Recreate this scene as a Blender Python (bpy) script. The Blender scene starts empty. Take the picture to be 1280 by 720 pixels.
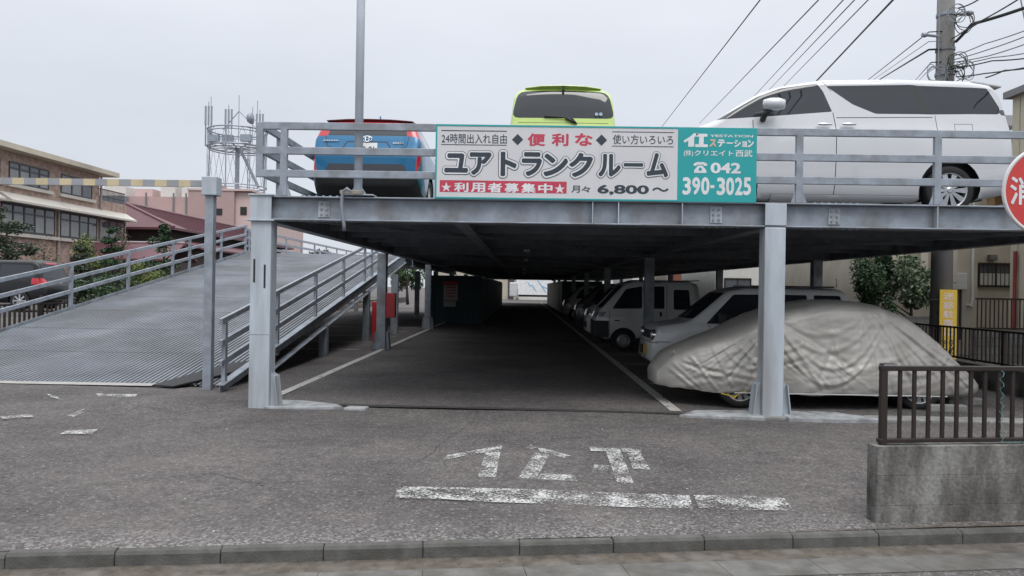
import bpy, bmesh, math, random
from mathutils import Vector, Matrix
random.seed(7)
R = math.radians
C = bpy.context.scene.collection
S = bpy.context.scene

# ------------------------------------------------------------------ camera, sky, sun, exposure
CAMZ = 1.6
cam = bpy.data.cameras.new('camera')
cam.sensor_width = 36; cam.lens = 920/1280*36; cam.clip_start = .05; cam.clip_end = 2000
camo = bpy.data.objects.new('camera', cam); C.objects.link(camo)
CAMM = Matrix.Rotation(R(.81), 4, 'Z') @ Matrix.Rotation(R(90), 4, 'X') @ Matrix.Rotation(R(.9), 4, 'Z')
camo.matrix_world = Matrix.Translation((0, 0, CAMZ)) @ CAMM
S.camera = camo

w = bpy.data.worlds.new('World'); S.world = w; w.use_nodes = True
wt = w.node_tree; wn = wt.nodes; wl = wt.links; wn.clear()
wout = wn.new('ShaderNodeOutputWorld'); wbg = wn.new('ShaderNodeBackground')
wbg.inputs['Strength'].default_value = .115
sky = wn.new('ShaderNodeTexSky'); sky.sky_type = 'NISHITA'; sky.sun_disc = False
sky.sun_elevation = R(58); sky.sun_rotation = R(200)
tc = wn.new('ShaderNodeTexCoord'); sx = wn.new('ShaderNodeSeparateXYZ')
wl.new(tc.outputs['Generated'], sx.inputs[0])
rmp = wn.new('ShaderNodeValToRGB')
e = rmp.color_ramp.elements
e[0].position = 0.0; e[0].color = (.575, .605, .655, 1)
e[1].position = 1.0; e[1].color = (1.9, 1.95, 2.02, 1)
k = rmp.color_ramp.elements.new(.2); k.color = (.585, .617, .675, 1)
k = rmp.color_ramp.elements.new(.45); k.color = (.72, .75, .80, 1)
wl.new(sx.outputs['Z'], rmp.inputs[0])
cn = wn.new('ShaderNodeTexNoise'); cn.inputs['Scale'].default_value = 2.2; cn.inputs['Detail'].default_value = 4
mp = wn.new('ShaderNodeMapping'); mp.inputs['Scale'].default_value = (1, 1, 3.5)
wl.new(tc.outputs['Generated'], mp.inputs[0]); wl.new(mp.outputs[0], cn.inputs['Vector'])
mr = wn.new('ShaderNodeMapRange'); mr.inputs['From Min'].default_value = .3; mr.inputs['From Max'].default_value = .7
mr.inputs['To Min'].default_value = 9.5; mr.inputs['To Max'].default_value = 10.6
wl.new(cn.outputs['Fac'], mr.inputs['Value'])
sc_ = wn.new('ShaderNodeVectorMath'); sc_.operation = 'SCALE'
wl.new(rmp.outputs[0], sc_.inputs[0]); wl.new(mr.outputs[0], sc_.inputs['Scale'])
mx = wn.new('ShaderNodeMixRGB'); mx.inputs['Fac'].default_value = .06      # a thin share of clear sky through the overcast
wl.new(sc_.outputs[0], mx.inputs[1]); wl.new(sky.outputs[0], mx.inputs[2])
wl.new(mx.outputs[0], wbg.inputs['Color']); wl.new(wbg.outputs[0], wout.inputs[0])

sl = bpy.data.lights.new('sun', 'SUN'); sl.energy = 1.5; sl.angle = R(30); sl.color = (1, .97, .93)
so = bpy.data.objects.new('sun', sl); C.objects.link(so)
so.rotation_euler = (R(32), 0, R(20)); so.location = (0, -10, 30)

S.view_settings.view_transform = 'Standard'; S.view_settings.look = 'None'
S.view_settings.exposure = .1; S.view_settings.gamma = 1
S.render.engine = 'CYCLES'
S.cycles.use_denoising = True
S.cycles.max_bounces = 8; S.cycles.diffuse_bounces = 6; S.cycles.transparent_max_bounces = 8
S.cycles.caustics_reflective = False; S.cycles.caustics_refractive = False

# ------------------------------------------------------------------ measuring helpers (photograph pixel + distance -> point)
def ray(px, py):
    d = CAMM @ Vector(((px-640)/920, -(py-360)/920, -1, ))
    return d
def at(px, py, Y):
    d = ray(px, py); t = Y/d.y
    return Vector((d.x*t, Y, CAMZ+d.z*t))
def gnd(px, py, z=0.0):
    d = ray(px, py); t = (z-CAMZ)/d.z
    return Vector((d.x*t, d.y*t, z))

# ------------------------------------------------------------------ materials
MATS = {}
def nt(name):
    m = bpy.data.materials.new(name); m.use_nodes = True
    n = m.node_tree.nodes; return m, n, m.node_tree.links, n['Principled BSDF']
def M(name, col, rough=.6, metal=0.0, var=.12, scale=3.0, bump=0.0, bscale=40.0, coat=0.0, streak=False, spec=.5, dirt=None, dirt_amt=.5):
    if name in MATS: return MATS[name]
    m, n, l, b = nt(name)
    c = tuple(col)+(1,)
    t = n.new('ShaderNodeTexCoord')
    vec = t.outputs['Object']
    if streak:
        mpn = n.new('ShaderNodeMapping'); mpn.inputs['Scale'].default_value = (1, 1, .15)
        l.new(vec, mpn.inputs[0]); vec = mpn.outputs[0]
    no = n.new('ShaderNodeTexNoise'); no.inputs['Scale'].default_value = scale; no.inputs['Detail'].default_value = 6
    no.inputs['Roughness'].default_value = .6
    l.new(vec, no.inputs['Vector'])
    ra = n.new('ShaderNodeMapRange'); ra.inputs['From Min'].default_value = .3; ra.inputs['From Max'].default_value = .7
    ra.inputs['To Min'].default_value = 1-var; ra.inputs['To Max'].default_value = 1+var
    l.new(no.outputs['Fac'], ra.inputs['Value'])
    sc = n.new('ShaderNodeVectorMath'); sc.operation = 'SCALE'; sc.inputs[0].default_value = col
    l.new(ra.outputs[0], sc.inputs['Scale'])
    out = sc.outputs[0]
    if dirt is not None:
        n2 = n.new('ShaderNodeTexNoise'); n2.inputs['Scale'].default_value = scale*.6; n2.inputs['Detail'].default_value = 8
        l.new(vec, n2.inputs['Vector'])
        r2 = n.new('ShaderNodeMapRange'); r2.inputs['From Min'].default_value = .48; r2.inputs['From Max'].default_value = .68
        r2.inputs['To Max'].default_value = dirt_amt
        l.new(n2.outputs['Fac'], r2.inputs['Value'])
        mxn = n.new('ShaderNodeMixRGB'); l.new(r2.outputs[0], mxn.inputs['Fac']); l.new(out, mxn.inputs[1]); mxn.inputs[2].default_value = tuple(dirt)+(1,)
        out = mxn.outputs[0]
    l.new(out, b.inputs['Base Color'])
    b.inputs['Roughness'].default_value = rough; b.inputs['Metallic'].default_value = metal
    b.inputs['Specular IOR Level'].default_value = spec
    if coat: b.inputs['Coat Weight'].default_value = coat; b.inputs['Coat Roughness'].default_value = .04
    if bump:
        n3 = n.new('ShaderNodeTexNoise'); n3.inputs['Scale'].default_value = bscale; n3.inputs['Detail'].default_value = 4
        l.new(t.outputs['Object'], n3.inputs['Vector'])
        bp = n.new('ShaderNodeBump'); bp.inputs['Strength'].default_value = bump; bp.inputs['Distance'].default_value = .01
        l.new(n3.outputs['Fac'], bp.inputs['Height']); l.new(bp.outputs[0], b.inputs['Normal'])
    MATS[name] = m
    return m

def asphalt_mat(name, base, kerb_band=True):
    m, n, l, b = nt(name)
    g = n.new('ShaderNodeNewGeometry'); pos = g.outputs['Position']
    big = n.new('ShaderNodeTexNoise'); big.inputs['Scale'].default_value = .55; big.inputs['Detail'].default_value = 8; big.inputs['Roughness'].default_value = .62
    mid = n.new('ShaderNodeTexNoise'); mid.inputs['Scale'].default_value = 30; mid.inputs['Detail'].default_value = 5; mid.inputs['Roughness'].default_value = .75
    for q in (big, mid): l.new(pos, q.inputs['Vector'])
    vo = n.new('ShaderNodeTexVoronoi'); vo.inputs['Scale'].default_value = 62; l.new(pos, vo.inputs['Vector'])
    a1 = n.new('ShaderNodeMapRange'); a1.inputs['From Min'].default_value = .3; a1.inputs['From Max'].default_value = .7; a1.inputs['To Min'].default_value = .62; a1.inputs['To Max'].default_value = 1.36
    l.new(big.outputs['Fac'], a1.inputs['Value'])
    a2 = n.new('ShaderNodeMapRange'); a2.inputs['From Min'].default_value = .3; a2.inputs['From Max'].default_value = .7; a2.inputs['To Min'].default_value = .45; a2.inputs['To Max'].default_value = 1.6
    l.new(mid.outputs['Fac'], a2.inputs['Value'])
    mu = n.new('ShaderNodeMath'); mu.operation = 'MULTIPLY'; l.new(a1.outputs[0], mu.inputs[0]); l.new(a2.outputs[0], mu.inputs[1])
    sc = n.new('ShaderNodeVectorMath'); sc.operation = 'SCALE'; sc.inputs[0].default_value = base; l.new(mu.outputs[0], sc.inputs['Scale'])
    m4 = n.new('ShaderNodeTexNoise'); m4.inputs['Scale'].default_value = 7; m4.inputs['Detail'].default_value = 6; m4.inputs['Roughness'].default_value = .7; l.new(pos, m4.inputs['Vector'])
    a4 = n.new('ShaderNodeMapRange'); a4.inputs['From Min'].default_value = .35; a4.inputs['From Max'].default_value = .65; a4.inputs['To Min'].default_value = .8; a4.inputs['To Max'].default_value = 1.18
    l.new(m4.outputs['Fac'], a4.inputs['Value'])
    mu2 = n.new('ShaderNodeMath'); mu2.operation = 'MULTIPLY'; l.new(mu.outputs[0], mu2.inputs[0]); l.new(a4.outputs[0], mu2.inputs[1]); l.new(mu2.outputs[0], sc.inputs['Scale'])
    tint = n.new('ShaderNodeMixRGB'); tint.inputs[1].default_value = tuple(base)+(1,); tint.inputs[2].default_value = (base[0]*1.08, base[1]*.97, base[2]*.9, 1)
    l.new(big.outputs['Fac'], tint.inputs['Fac']); l.new(tint.outputs[0], sc.inputs[0])
    # pale chips of aggregate: each cell's random colour picks which stones are pale
    sp = n.new('ShaderNodeSeparateXYZ'); l.new(vo.outputs['Color'], sp.inputs[0])
    chip = n.new('ShaderNodeMapRange'); chip.inputs['From Min'].default_value = .90; chip.inputs['From Max'].default_value = .99; chip.inputs['To Max'].default_value = .42
    l.new(sp.outputs['X'], chip.inputs['Value'])
    fac = chip.outputs[0]
    if kerb_band:
        px = n.new('ShaderNodeSeparateXYZ'); l.new(pos, px.inputs[0])
        # distance behind the kerb line  Y - (4.68 + .118 X)
        m1 = n.new('ShaderNodeMath'); m1.operation = 'MULTIPLY_ADD'; m1.inputs[1].default_value = -.13; m1.inputs[2].default_value = -4.70
        l.new(px.outputs['X'], m1.inputs[0])
        m2 = n.new('ShaderNodeMath'); m2.operation = 'ADD'; l.new(m1.outputs[0], m2.inputs[0]); l.new(px.outputs['Y'], m2.inputs[1])
        near = n.new('ShaderNodeMapRange'); near.inputs['From Min'].default_value = .02; near.inputs['From Max'].default_value = .5; near.inputs['To Min'].default_value = 1; near.inputs['To Max'].default_value = 0
        l.new(m2.outputs[0], near.inputs['Value'])
        wb = n.new('ShaderNodeMath'); wb.operation = 'MULTIPLY'; l.new(near.outputs[0], wb.inputs[0]); l.new(big.outputs['Fac'], wb.inputs[1])
        ch2 = n.new('ShaderNodeMapRange'); ch2.inputs['From Min'].default_value = .62; ch2.inputs['From Max'].default_value = .85; ch2.inputs['To Max'].default_value = 1.0
        l.new(sp.outputs['Y'], ch2.inputs['Value'])
        wc = n.new('ShaderNodeMath'); wc.operation = 'MULTIPLY'; l.new(wb.outputs[0], wc.inputs[0]); l.new(ch2.outputs[0], wc.inputs[1])
        ad = n.new('ShaderNodeMath'); ad.operation = 'ADD'; ad.use_clamp = True; l.new(fac, ad.inputs[0]); l.new(wc.outputs[0], ad.inputs[1]); fac = ad.outputs[0]
    mixn = n.new('ShaderNodeMixRGB'); l.new(fac, mixn.inputs['Fac']); l.new(sc.outputs[0], mixn.inputs[1]); mixn.inputs[2].default_value = (.36, .35, .345, 1)
    l.new(mixn.outputs[0], b.inputs['Base Color']); b.inputs['Roughness'].default_value = .85
    b.inputs['Specular IOR Level'].default_value = .3
    bp = n.new('ShaderNodeBump'); bp.inputs['Strength'].default_value = .8; bp.inputs['Distance'].default_value = .012
    hh = n.new('ShaderNodeMath'); hh.operation = 'ADD'; l.new(mid.outputs['Fac'], hh.inputs[0]); l.new(vo.outputs['Distance'], hh.inputs[1])
    l.new(hh.outputs[0], bp.inputs['Height']); l.new(bp.outputs[0], b.inputs['Normal'])
    return m

def worn_paint(name, col, keep=.5, scale=26):
    m, n, l, b = nt(name)
    b.inputs['Base Color'].default_value = tuple(col)+(1,); b.inputs['Roughness'].default_value = .75
    g = n.new('ShaderNodeNewGeometry')
    no = n.new('ShaderNodeTexNoise'); no.inputs['Scale'].default_value = scale; no.inputs['Detail'].default_value = 7; no.inputs['Roughness'].default_value = .72
    n2 = n.new('ShaderNodeTexNoise'); n2.inputs['Scale'].default_value = 4.5; n2.inputs['Detail'].default_value = 3
    l.new(g.outputs['Position'], no.inputs['Vector']); l.new(g.outputs['Position'], n2.inputs['Vector'])
    ad = n.new('ShaderNodeMath'); ad.operation = 'MULTIPLY_ADD'; ad.inputs[1].default_value = .45; l.new(n2.outputs['Fac'], ad.inputs[0]); l.new(no.outputs['Fac'], ad.inputs[2])
    r = n.new('ShaderNodeMapRange'); r.inputs['From Min'].default_value = .725-.2*(keep-.5)*2-.07; r.inputs['From Max'].default_value = .725-.2*(keep-.5)*2+.07
    l.new(ad.outputs[0], r.inputs['Value'])
    tr = n.new('ShaderNodeBsdfTransparent'); mixs = n.new('ShaderNodeMixShader')
    l.new(r.outputs[0], mixs.inputs[0]); l.new(tr.outputs[0], mixs.inputs[1]); l.new(b.outputs[0], mixs.inputs[2])
    l.new(mixs.outputs[0], n['Material Output'].inputs['Surface'])
    return m

def brick_mat(name, c1, c2, mortar, scale=1.0, bw=.5, bh=.2):
    m, n, l, b = nt(name)
    t = n.new('ShaderNodeTexCoord'); sp = n.new('ShaderNodeSeparateXYZ'); l.new(t.outputs['Object'], sp.inputs[0])
    ad = n.new('ShaderNodeMath'); ad.operation = 'ADD'; l.new(sp.outputs['X'], ad.inputs[0]); l.new(sp.outputs['Y'], ad.inputs[1])
    cb = n.new('ShaderNodeCombineXYZ'); l.new(ad.outputs[0], cb.inputs['X']); l.new(sp.outputs['Z'], cb.inputs['Y'])
    br = n.new('ShaderNodeTexBrick'); br.inputs['Scale'].default_value = scale
    br.inputs['Color1'].default_value = tuple(c1)+(1,); br.inputs['Color2'].default_value = tuple(c2)+(1,); br.inputs['Mortar'].default_value = tuple(mortar)+(1,)
    br.inputs['Brick Width'].default_value = bw; br.inputs['Row Height'].default_value = bh; br.inputs['Mortar Size'].default_value = .012
    l.new(cb.outputs[0], br.inputs['Vector'])
    no = n.new('ShaderNodeTexNoise'); no.inputs['Scale'].default_value = 2.5; no.inputs['Detail'].default_value = 7; l.new(t.outputs['Object'], no.inputs['Vector'])
    r = n.new('ShaderNodeMapRange'); r.inputs['From Min'].default_value = .3; r.inputs['From Max'].default_value = .7; r.inputs['To Min'].default_value = .65; r.inputs['To Max'].default_value = 1.25
    l.new(no.outputs['Fac'], r.inputs['Value'])
    sc = n.new('ShaderNodeVectorMath'); sc.operation = 'SCALE'; l.new(br.outputs['Color'], sc.inputs[0]); l.new(r.outputs[0], sc.inputs['Scale'])
    l.new(sc.outputs[0], b.inputs['Base Color']); b.inputs['Roughness'].default_value = .85
    MATS[name] = m
    return m

def leaf_mat(name, c1, c2):
    m, n, l, b = nt(name)
    t = n.new('ShaderNodeTexCoord'); no = n.new('ShaderNodeTexNoise'); no.inputs['Scale'].default_value = 3; no.inputs['Detail'].default_value = 5
    l.new(t.outputs['Object'], no.inputs['Vector'])
    r = n.new('ShaderNodeValToRGB'); r.color_ramp.elements[0].position = .35; r.color_ramp.elements[1].position = .65
    r.color_ramp.elements[0].color = tuple(c1)+(1,); r.color_ramp.elements[1].color = tuple(c2)+(1,)
    l.new(no.outputs['Fac'], r.inputs[0]); l.new(r.outputs[0], b.inputs['Base Color']); b.inputs['Roughness'].default_value = .55
    return m

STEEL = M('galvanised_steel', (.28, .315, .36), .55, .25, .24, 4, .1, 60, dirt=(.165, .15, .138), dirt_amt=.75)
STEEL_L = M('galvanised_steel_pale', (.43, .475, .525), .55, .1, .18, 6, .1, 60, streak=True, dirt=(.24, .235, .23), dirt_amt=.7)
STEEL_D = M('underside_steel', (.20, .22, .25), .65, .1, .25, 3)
RAIL = M('rail_steel', (.29, .325, .375), .5, .2, .18, 7, .1, 70, dirt=(.19, .195, .205), dirt_amt=.7)
CONC = M('concrete', (.24, .24, .235), .9, 0, .2, 6, .3, 60, dirt=(.13, .125, .115), dirt_amt=.7)
CONC_P = M('concrete_pale', (.36, .37, .375), .85, 0, .15, 5, .2, 50, dirt=(.2, .2, .2), dirt_amt=.6)
KERBM = M('kerb_concrete', (.092, .09, .085), .9, 0, .3, 9, .5, 90, dirt=(.06, .058, .05), dirt_amt=.7)
BLACK = M('black_plastic', (.016, .017, .019), .55, 0, .15, 5)
RUBBER = M('rubber', (.014, .014, .015), .8, 0, .2, 8)
GLASS = M('dark_glass', (.02, .024, .03), .03, 0, .1, 2, spec=.65)
GLASSB = M('house_glass', (.09, .10, .115), .06, 0, .3, 1, spec=.7)
CHROME = M('chrome', (.7, .71, .73), .12, .95, .04, 3)
ALLOY = M('alloy', (.52, .53, .55), .28, .75, .06, 5)
WHITEP = M('white_paint', (.55, .56, .58), .25, 0, .03, 1.5, coat=1)
WHITEV = M('white_van_paint', (.62, .635, .63), .35, 0, .06, 1.5, coat=.6)
BLUEP = M('blue_paint', (.004, .125, .27), .3, .15, .05, 2, coat=.5)
GREENP = M('lime_paint', (.47, .62, .16), .28, 0, .04, 2, coat=1)
DARKP = M('dark_car_paint', (.012, .013, .016), .35, 0, .05, 2, coat=.12, spec=.35)
REDP = M('red_paint', (.42, .02, .025), .35, 0, .1, 3, coat=.4)
REDL = M('tail_lamp_red', (.46, .016, .03), .15, 0, .1, 4, spec=.7)
LENS = M('lamp_lens', (.55, .57, .6), .08, .5, .15, 9)
BROWN = M('brown_aluminium', (.036, .027, .023), .45, .3, .2, 6)
CREAM = M('cream_render', (.44, .40, .33), .85, 0, .08, 2, .1, 30, dirt=(.33, .3, .25), dirt_amt=.5)
OFFW = M('off_white_render', (.58, .57, .54), .85, 0, .07, 2, .1, 30)
PINK = M('pink_render', (.40, .28, .27), .9, 0, .06, .4)
PINKL = M('pink_render_pale', (.55, .42, .40), .9, 0, .05, .4)
MAROON = M('maroon_roof', (.10, .036, .046), .5, 0, .12, 1.2)
DWOOD = M('dark_timber', (.055, .046, .042), .8, 0, .2, 3)
BARK = M('bark', (.07, .055, .045), .9, 0, .3, 9, .4, 30)
YELLOW = M('yellow_paint', (.62, .42, .05), .5, 0, .08, 4)
YELL_F = M('faded_yellow', (.55, .465, .30), .6, 0, .1, 4)
GREY_F = M('faded_grey', (.3, .31, .33), .6, 0, .1, 4)
POLEM = M('pole_concrete', (.19, .185, .18), .85, 0, .14, 3, .2, 30)
WIRE = M('cable_black', (.012, .012, .014), .6, 0, .1, 4)
WIREG = M('cable_grey', (.22, .24, .27), .6, 0, .1, 4)
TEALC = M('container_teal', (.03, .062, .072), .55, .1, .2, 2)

# ------------------------------------------------------------------ objects
ORG = {}
def tag(o, label=None, cat=None, group=None, kind=None):
    if label: o['label'] = label
    if cat: o['category'] = cat
    if group: o['group'] = group
    if kind: o['kind'] = kind
    return o
def thing(name, label, cat, loc=(0, 0, 0), group=None):
    o = bpy.data.objects.new(name, None); C.objects.link(o); o.empty_display_size = .3
    o.location = loc; ORG[o.name] = Vector(loc)
    return tag(o, label, cat, group)
def link_mesh(me, name, parent=None):
    o = bpy.data.objects.new(name, me); C.objects.link(o)
    if parent is not None:
        o.parent = parent; ORG[o.name] = ORG[parent.name]
    else: ORG[o.name] = Vector((0, 0, 0))
    return o
def copy_tree(o, parent=None):
    c = o.copy(); C.objects.link(c)
    if parent is not None: c.parent = parent
    ORG[c.name] = ORG[o.name].copy()
    for ch in list(o.children): copy_tree(ch, c)
    return c

class MB:
    def __init__(s): s.v = []; s.f = []; s.mi = []; s.cur = 0
    def add(s, vs, fs):
        b = len(s.v); s.v += [Vector(q) for q in vs]
        for f in fs: s.f.append([b+i for i in f]); s.mi.append(s.cur)
        return s
    def box(s, c, d, rz=0.0, rot=None):
        x, y, z = d[0]/2, d[1]/2, d[2]/2
        m = rot if rot is not None else Matrix.Rotation(rz, 3, 'Z')
        vs = [Vector(c)+m @ Vector((a*x, b*y, e_*z)) for a in (-1, 1) for b in (-1, 1) for e_ in (-1, 1)]
        return s.add(vs, [(0, 1, 3, 2), (4, 6, 7, 5), (0, 4, 5, 1), (2, 3, 7, 6), (0, 2, 6, 4), (1, 5, 7, 3)])
    def span(s, a, b):
        a, b = Vector(a), Vector(b)
        return s.box((a+b)/2, [abs(q) for q in (b-a)])
    def bar(s, p, q, wd, ht, up=(0, 0, 1)):
        p, q = Vector(p), Vector(q); d = (q-p).normalized(); u = Vector(up)
        sd = d.cross(u)
        if sd.length < 1e-4: sd = d.cross(Vector((0, 1, 0)))
        sd.normalize(); u = sd.cross(d).normalized()
        vs = [b + sd*(a*wd/2) + u*(c*ht/2) for b in (p, q) for a, c in ((-1, -1), (1, -1), (1, 1), (-1, 1))]
        return s.add(vs, [(0, 1, 2, 3), (7, 6, 5, 4), (0, 4, 5, 1), (1, 5, 6, 2), (2, 6, 7, 3), (3, 7, 4, 0)])
    def tube(s, pts, r, n=8, caps=True, r2=None):
        pts = [Vector(p) for p in pts]; rings = []; u = None
        for i, p in enumerate(pts):
            d = (pts[min(i+1, len(pts)-1)]-pts[max(i-1, 0)]).normalized()
            if u is None: u = d.orthogonal().normalized()
            u = (u-d*u.dot(d)).normalized(); v = d.cross(u)
            rr = r if r2 is None else r+(r2-r)*i/(len(pts)-1)
            rings.append([p+(u*math.cos(2*math.pi*j/n)+v*math.sin(2*math.pi*j/n))*rr for j in range(n)])
        vs = [q for rg in rings for q in rg]
        fs = [(i*n+j, i*n+(j+1) % n, (i+1)*n+(j+1) % n, (i+1)*n+j) for i in range(len(pts)-1) for j in range(n)]
        if caps: fs += [tuple(range(n-1, -1, -1)), tuple((len(pts)-1)*n+j for j in range(n))]
        return s.add(vs, fs)
    def lathe(s, prof, c, axis='Y', n=28):
        # prof: (radius, along axis)
        vs = []; m = len(prof)
        for j in range(n):
            a = 2*math.pi*j/n
            for r, h in prof:
                p = {'Y': (r*math.cos(a), h, r*math.sin(a)), 'Z': (r*math.cos(a), r*math.sin(a), h), 'X': (h, r*math.cos(a), r*math.sin(a))}[axis]
                vs.append(Vector(c)+Vector(p))
        fs = [(j*m+i, j*m+i+1, ((j+1) % n)*m+i+1, ((j+1) % n)*m+i) for j in range(n) for i in range(m-1)]
        return s.add(vs, fs)
    def prism(s, pts, d):
        # extrude a polygon of 3D points by vector d
        pts = [Vector(p) for p in pts]; d = Vector(d); n = len(pts)
        return s.add(pts+[p+d for p in pts], [tuple(range(n-1, -1, -1)), tuple(range(n, 2*n))]+[(i, (i+1) % n, n+(i+1) % n, n+i) for i in range(n)])
    def quad(s, *pts): return s.add(pts, [tuple(range(len(pts)))])
    def build(s, name, mats, parent=None, smooth=False, bevel=0.0, fixn=True):
        me = bpy.data.meshes.new(name)
        o0 = ORG[parent.name] if parent is not None else Vector((0, 0, 0))
        me.from_pydata([q-o0 for q in s.v], [], s.f)
        for m in (mats if isinstance(mats, (list, tuple)) else [mats]): me.materials.append(m)
        me.polygons.foreach_set('material_index', s.mi)
        if fixn:
            bm = bmesh.new(); bm.from_mesh(me); bmesh.ops.recalc_face_normals(bm, faces=bm.faces)
            bm.to_mesh(me); bm.free()
        if smooth: me.polygons.foreach_set('use_smooth', [True]*len(me.polygons))
        me.update()
        o = link_mesh(me, name, parent)
        if bevel:
            bv = o.modifiers.new('bevel', 'BEVEL'); bv.width = bevel; bv.segments = 2; bv.limit_method = 'ANGLE'; bv.angle_limit = R(50)
        return o

TCACHE = {}
def text_mesh(body):
    if body in TCACHE: return TCACHE[body]
    cu = bpy.data.curves.new('lettering', 'FONT'); cu.body = body; cu.size = 1; cu.resolution_u = 4
    o = bpy.data.objects.new('lettering', cu); C.objects.link(o)
    bpy.context.view_layer.update()
    me = bpy.data.meshes.new_from_object(o.evaluated_get(bpy.context.evaluated_depsgraph_get()))
    bpy.data.objects.remove(o); bpy.data.curves.remove(cu)
    v = [q.co.copy() for q in me.vertices]; f = [list(p.vertices) for p in me.polygons]
    bpy.data.meshes.remove(me); TCACHE[body] = (v, f)
    return v, f
def lettering(body, o, ux, uz, u0, u1, v0, v1, mat, parent, bold=.012, layers=None, name='lettering', lift=.002):
    """letters fitted into the rectangle [u0,u1] x [v0,v1] of the plane o + u*ux + v*uz, thickened by bold; layers: wider outlines underneath"""
    o, ux, uz = Vector(o), Vector(ux).normalized(), Vector(uz).normalized()
    nrm = ux.cross(uz).normalized()
    v, f = text_mesh(body)
    x0, x1 = min(q.x for q in v)-bold, max(q.x for q in v)+bold; y0, y1 = min(q.y for q in v)-bold, max(q.y for q in v)+bold
    fx = (u1-u0)/(x1-x0); fy = (v1-v0)/(y1-y0); fm = min(fx, fy)
    lay = [(bold, mat)]+[(bold+q, mm) for q, mm in (layers or [])]
    n = len(lay)
    for i, (r, mm) in enumerate(lay):
        lf = lift+.0015*(n-1-i); mb = MB()
        k = 1 if r < .003 else (8 if r < .06 else 18)
        for j in range(k):
            a = 2*math.pi*j/k; dx, dy = (r*math.cos(a), r*math.sin(a)) if k > 1 else (0, 0)
            if i: dx *= fm/fx; dy *= fm/fy
            mb.add([o+ux*(u0+(q.x-x0+dx)*fx)+uz*(v0+(q.y-y0+dy)*fy)+nrm*(lf+4e-5*j) for q in v], f)
        mb.build(name if i == 0 else 'lettering_outline', mm, parent, fixn=False)
# ================================================================== SETTING
def struct(name, mb, m, **k):
    o = mb.build(name, m, **k); return tag(o, kind='structure')
def kerb_y(x): return 4.70+.13*x
KD = Vector((1, .13, 0)).normalized(); KN = Vector((-.13, 1, 0)).normalized()
ASPH = asphalt_mat('asphalt_lot', (.098, .0945, .0955))
ASPHR = asphalt_mat('asphalt_road', (.085, .083, .084), False)
# lot: one sheet from the kerb to the horizon, lightly uneven near the camera
g = MB()
xs = [-900, -300, -100, -40, -20]+[-12+.5*i for i in range(49)]+[20, 40, 100, 300, 900]
ts = [.0]+[.4*i for i in range(1, 40)]+[18, 24, 40, 80, 160, 400, 1500]
def lotz(x, t):
    z = .012*math.sin(x*1.3+t*.7)*math.sin(t*.9+.4)
    z += .15*math.exp(-((x+4.75)/.42)**2-((t-5.45)/.5)**2)      # the asphalt hump beside the ramp foot
    if t < .7: z *= t/.7
    return z
for t in ts:
    for x in xs: g.v.append(Vector((x, kerb_y(x)+t, lotz(x, t) if abs(x) < 13 and t < 17 else 0)))
W_ = len(xs)
for i in range(len(ts)-1):
    for j in range(W_-1): g.f.append([i*W_+j, i*W_+j+1, (i+1)*W_+j+1, (i+1)*W_+j]); g.mi.append(0)
struct('asphalt_lot', g, ASPH, smooth=True)
def kp(x, d, z=0): return Vector((x, kerb_y(x), z))+KN*d
# kerb stones, with open joints; the far right piece lies under the block wall
kb = MB(); x = -9.0; rnd = random.Random(3)
while x < 9:
    L = .6
    a, b = kp(x+.002, 0), kp(x+L-.002, 0); dz = rnd.uniform(-.006, .006)
    prof = [(-.072, -.2), (-.064, -.02), (-.05, -.002), (-.002, .004), (-.002, -.2)]
    vs = []
    for q in (a, b): vs += [q+KN*u+Vector((0, 0, v+dz)) for u, v in prof]
    n = len(prof)
    kb.add(vs, [tuple(range(n-1, -1, -1)), tuple(range(n, 2*n))]+[(i, (i+1) % n, n+(i+1) % n, n+i) for i in range(n)])
    x += L
struct('kerb', kb, KERBM, bevel=.008)
kd_ = MB(); kd_.prism([kp(-60, -.05, -.4), kp(60, -.05, -.4), kp(60, -.05, -.012), kp(-60, -.05, -.012)], KN*.3); struct('kerb_gap_backing', kd_, M('gap_backing_dark', (.03, .028, .025), .95))  # dark backing added so no sky shows through the open joints
GUT = M('gutter_dirt', (.088, .074, .06), .95, 0, .4, 12, .6, 80, dirt=(.16, .15, .135), dirt_amt=.6)
gd = MB(); gd.quad(kp(-60, -.06, -.085), kp(-60, -.35, -.095), kp(60, -.35, -.095), kp(60, -.06, -.085)); struct('gutter_soil', gd, GUT)
gc = MB(); x = -9.0
while x < 9:
    a, b = kp(x+.002, -.24), kp(x+.598, -.24)
    gc.prism([a+Vector((0, 0, -.099)), b+Vector((0, 0, -.099)), b-KN*.28+Vector((0, 0, -.088)), a-KN*.28+Vector((0, 0, -.088))], (0, 0, .012)); x += .6
struct('gutter_slabs', gc, M('gutter_concrete', (.12, .116, .108), .9, 0, .35, 6, .4, 90, dirt=(.07, .064, .055), dirt_amt=.8))
rd = MB(); rd.quad(kp(-400, -.515, -.083), kp(-400, -60, -.05), kp(400, -60, -.05), kp(400, -.515, -.083)); struct('road', rd, ASPHR)
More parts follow.
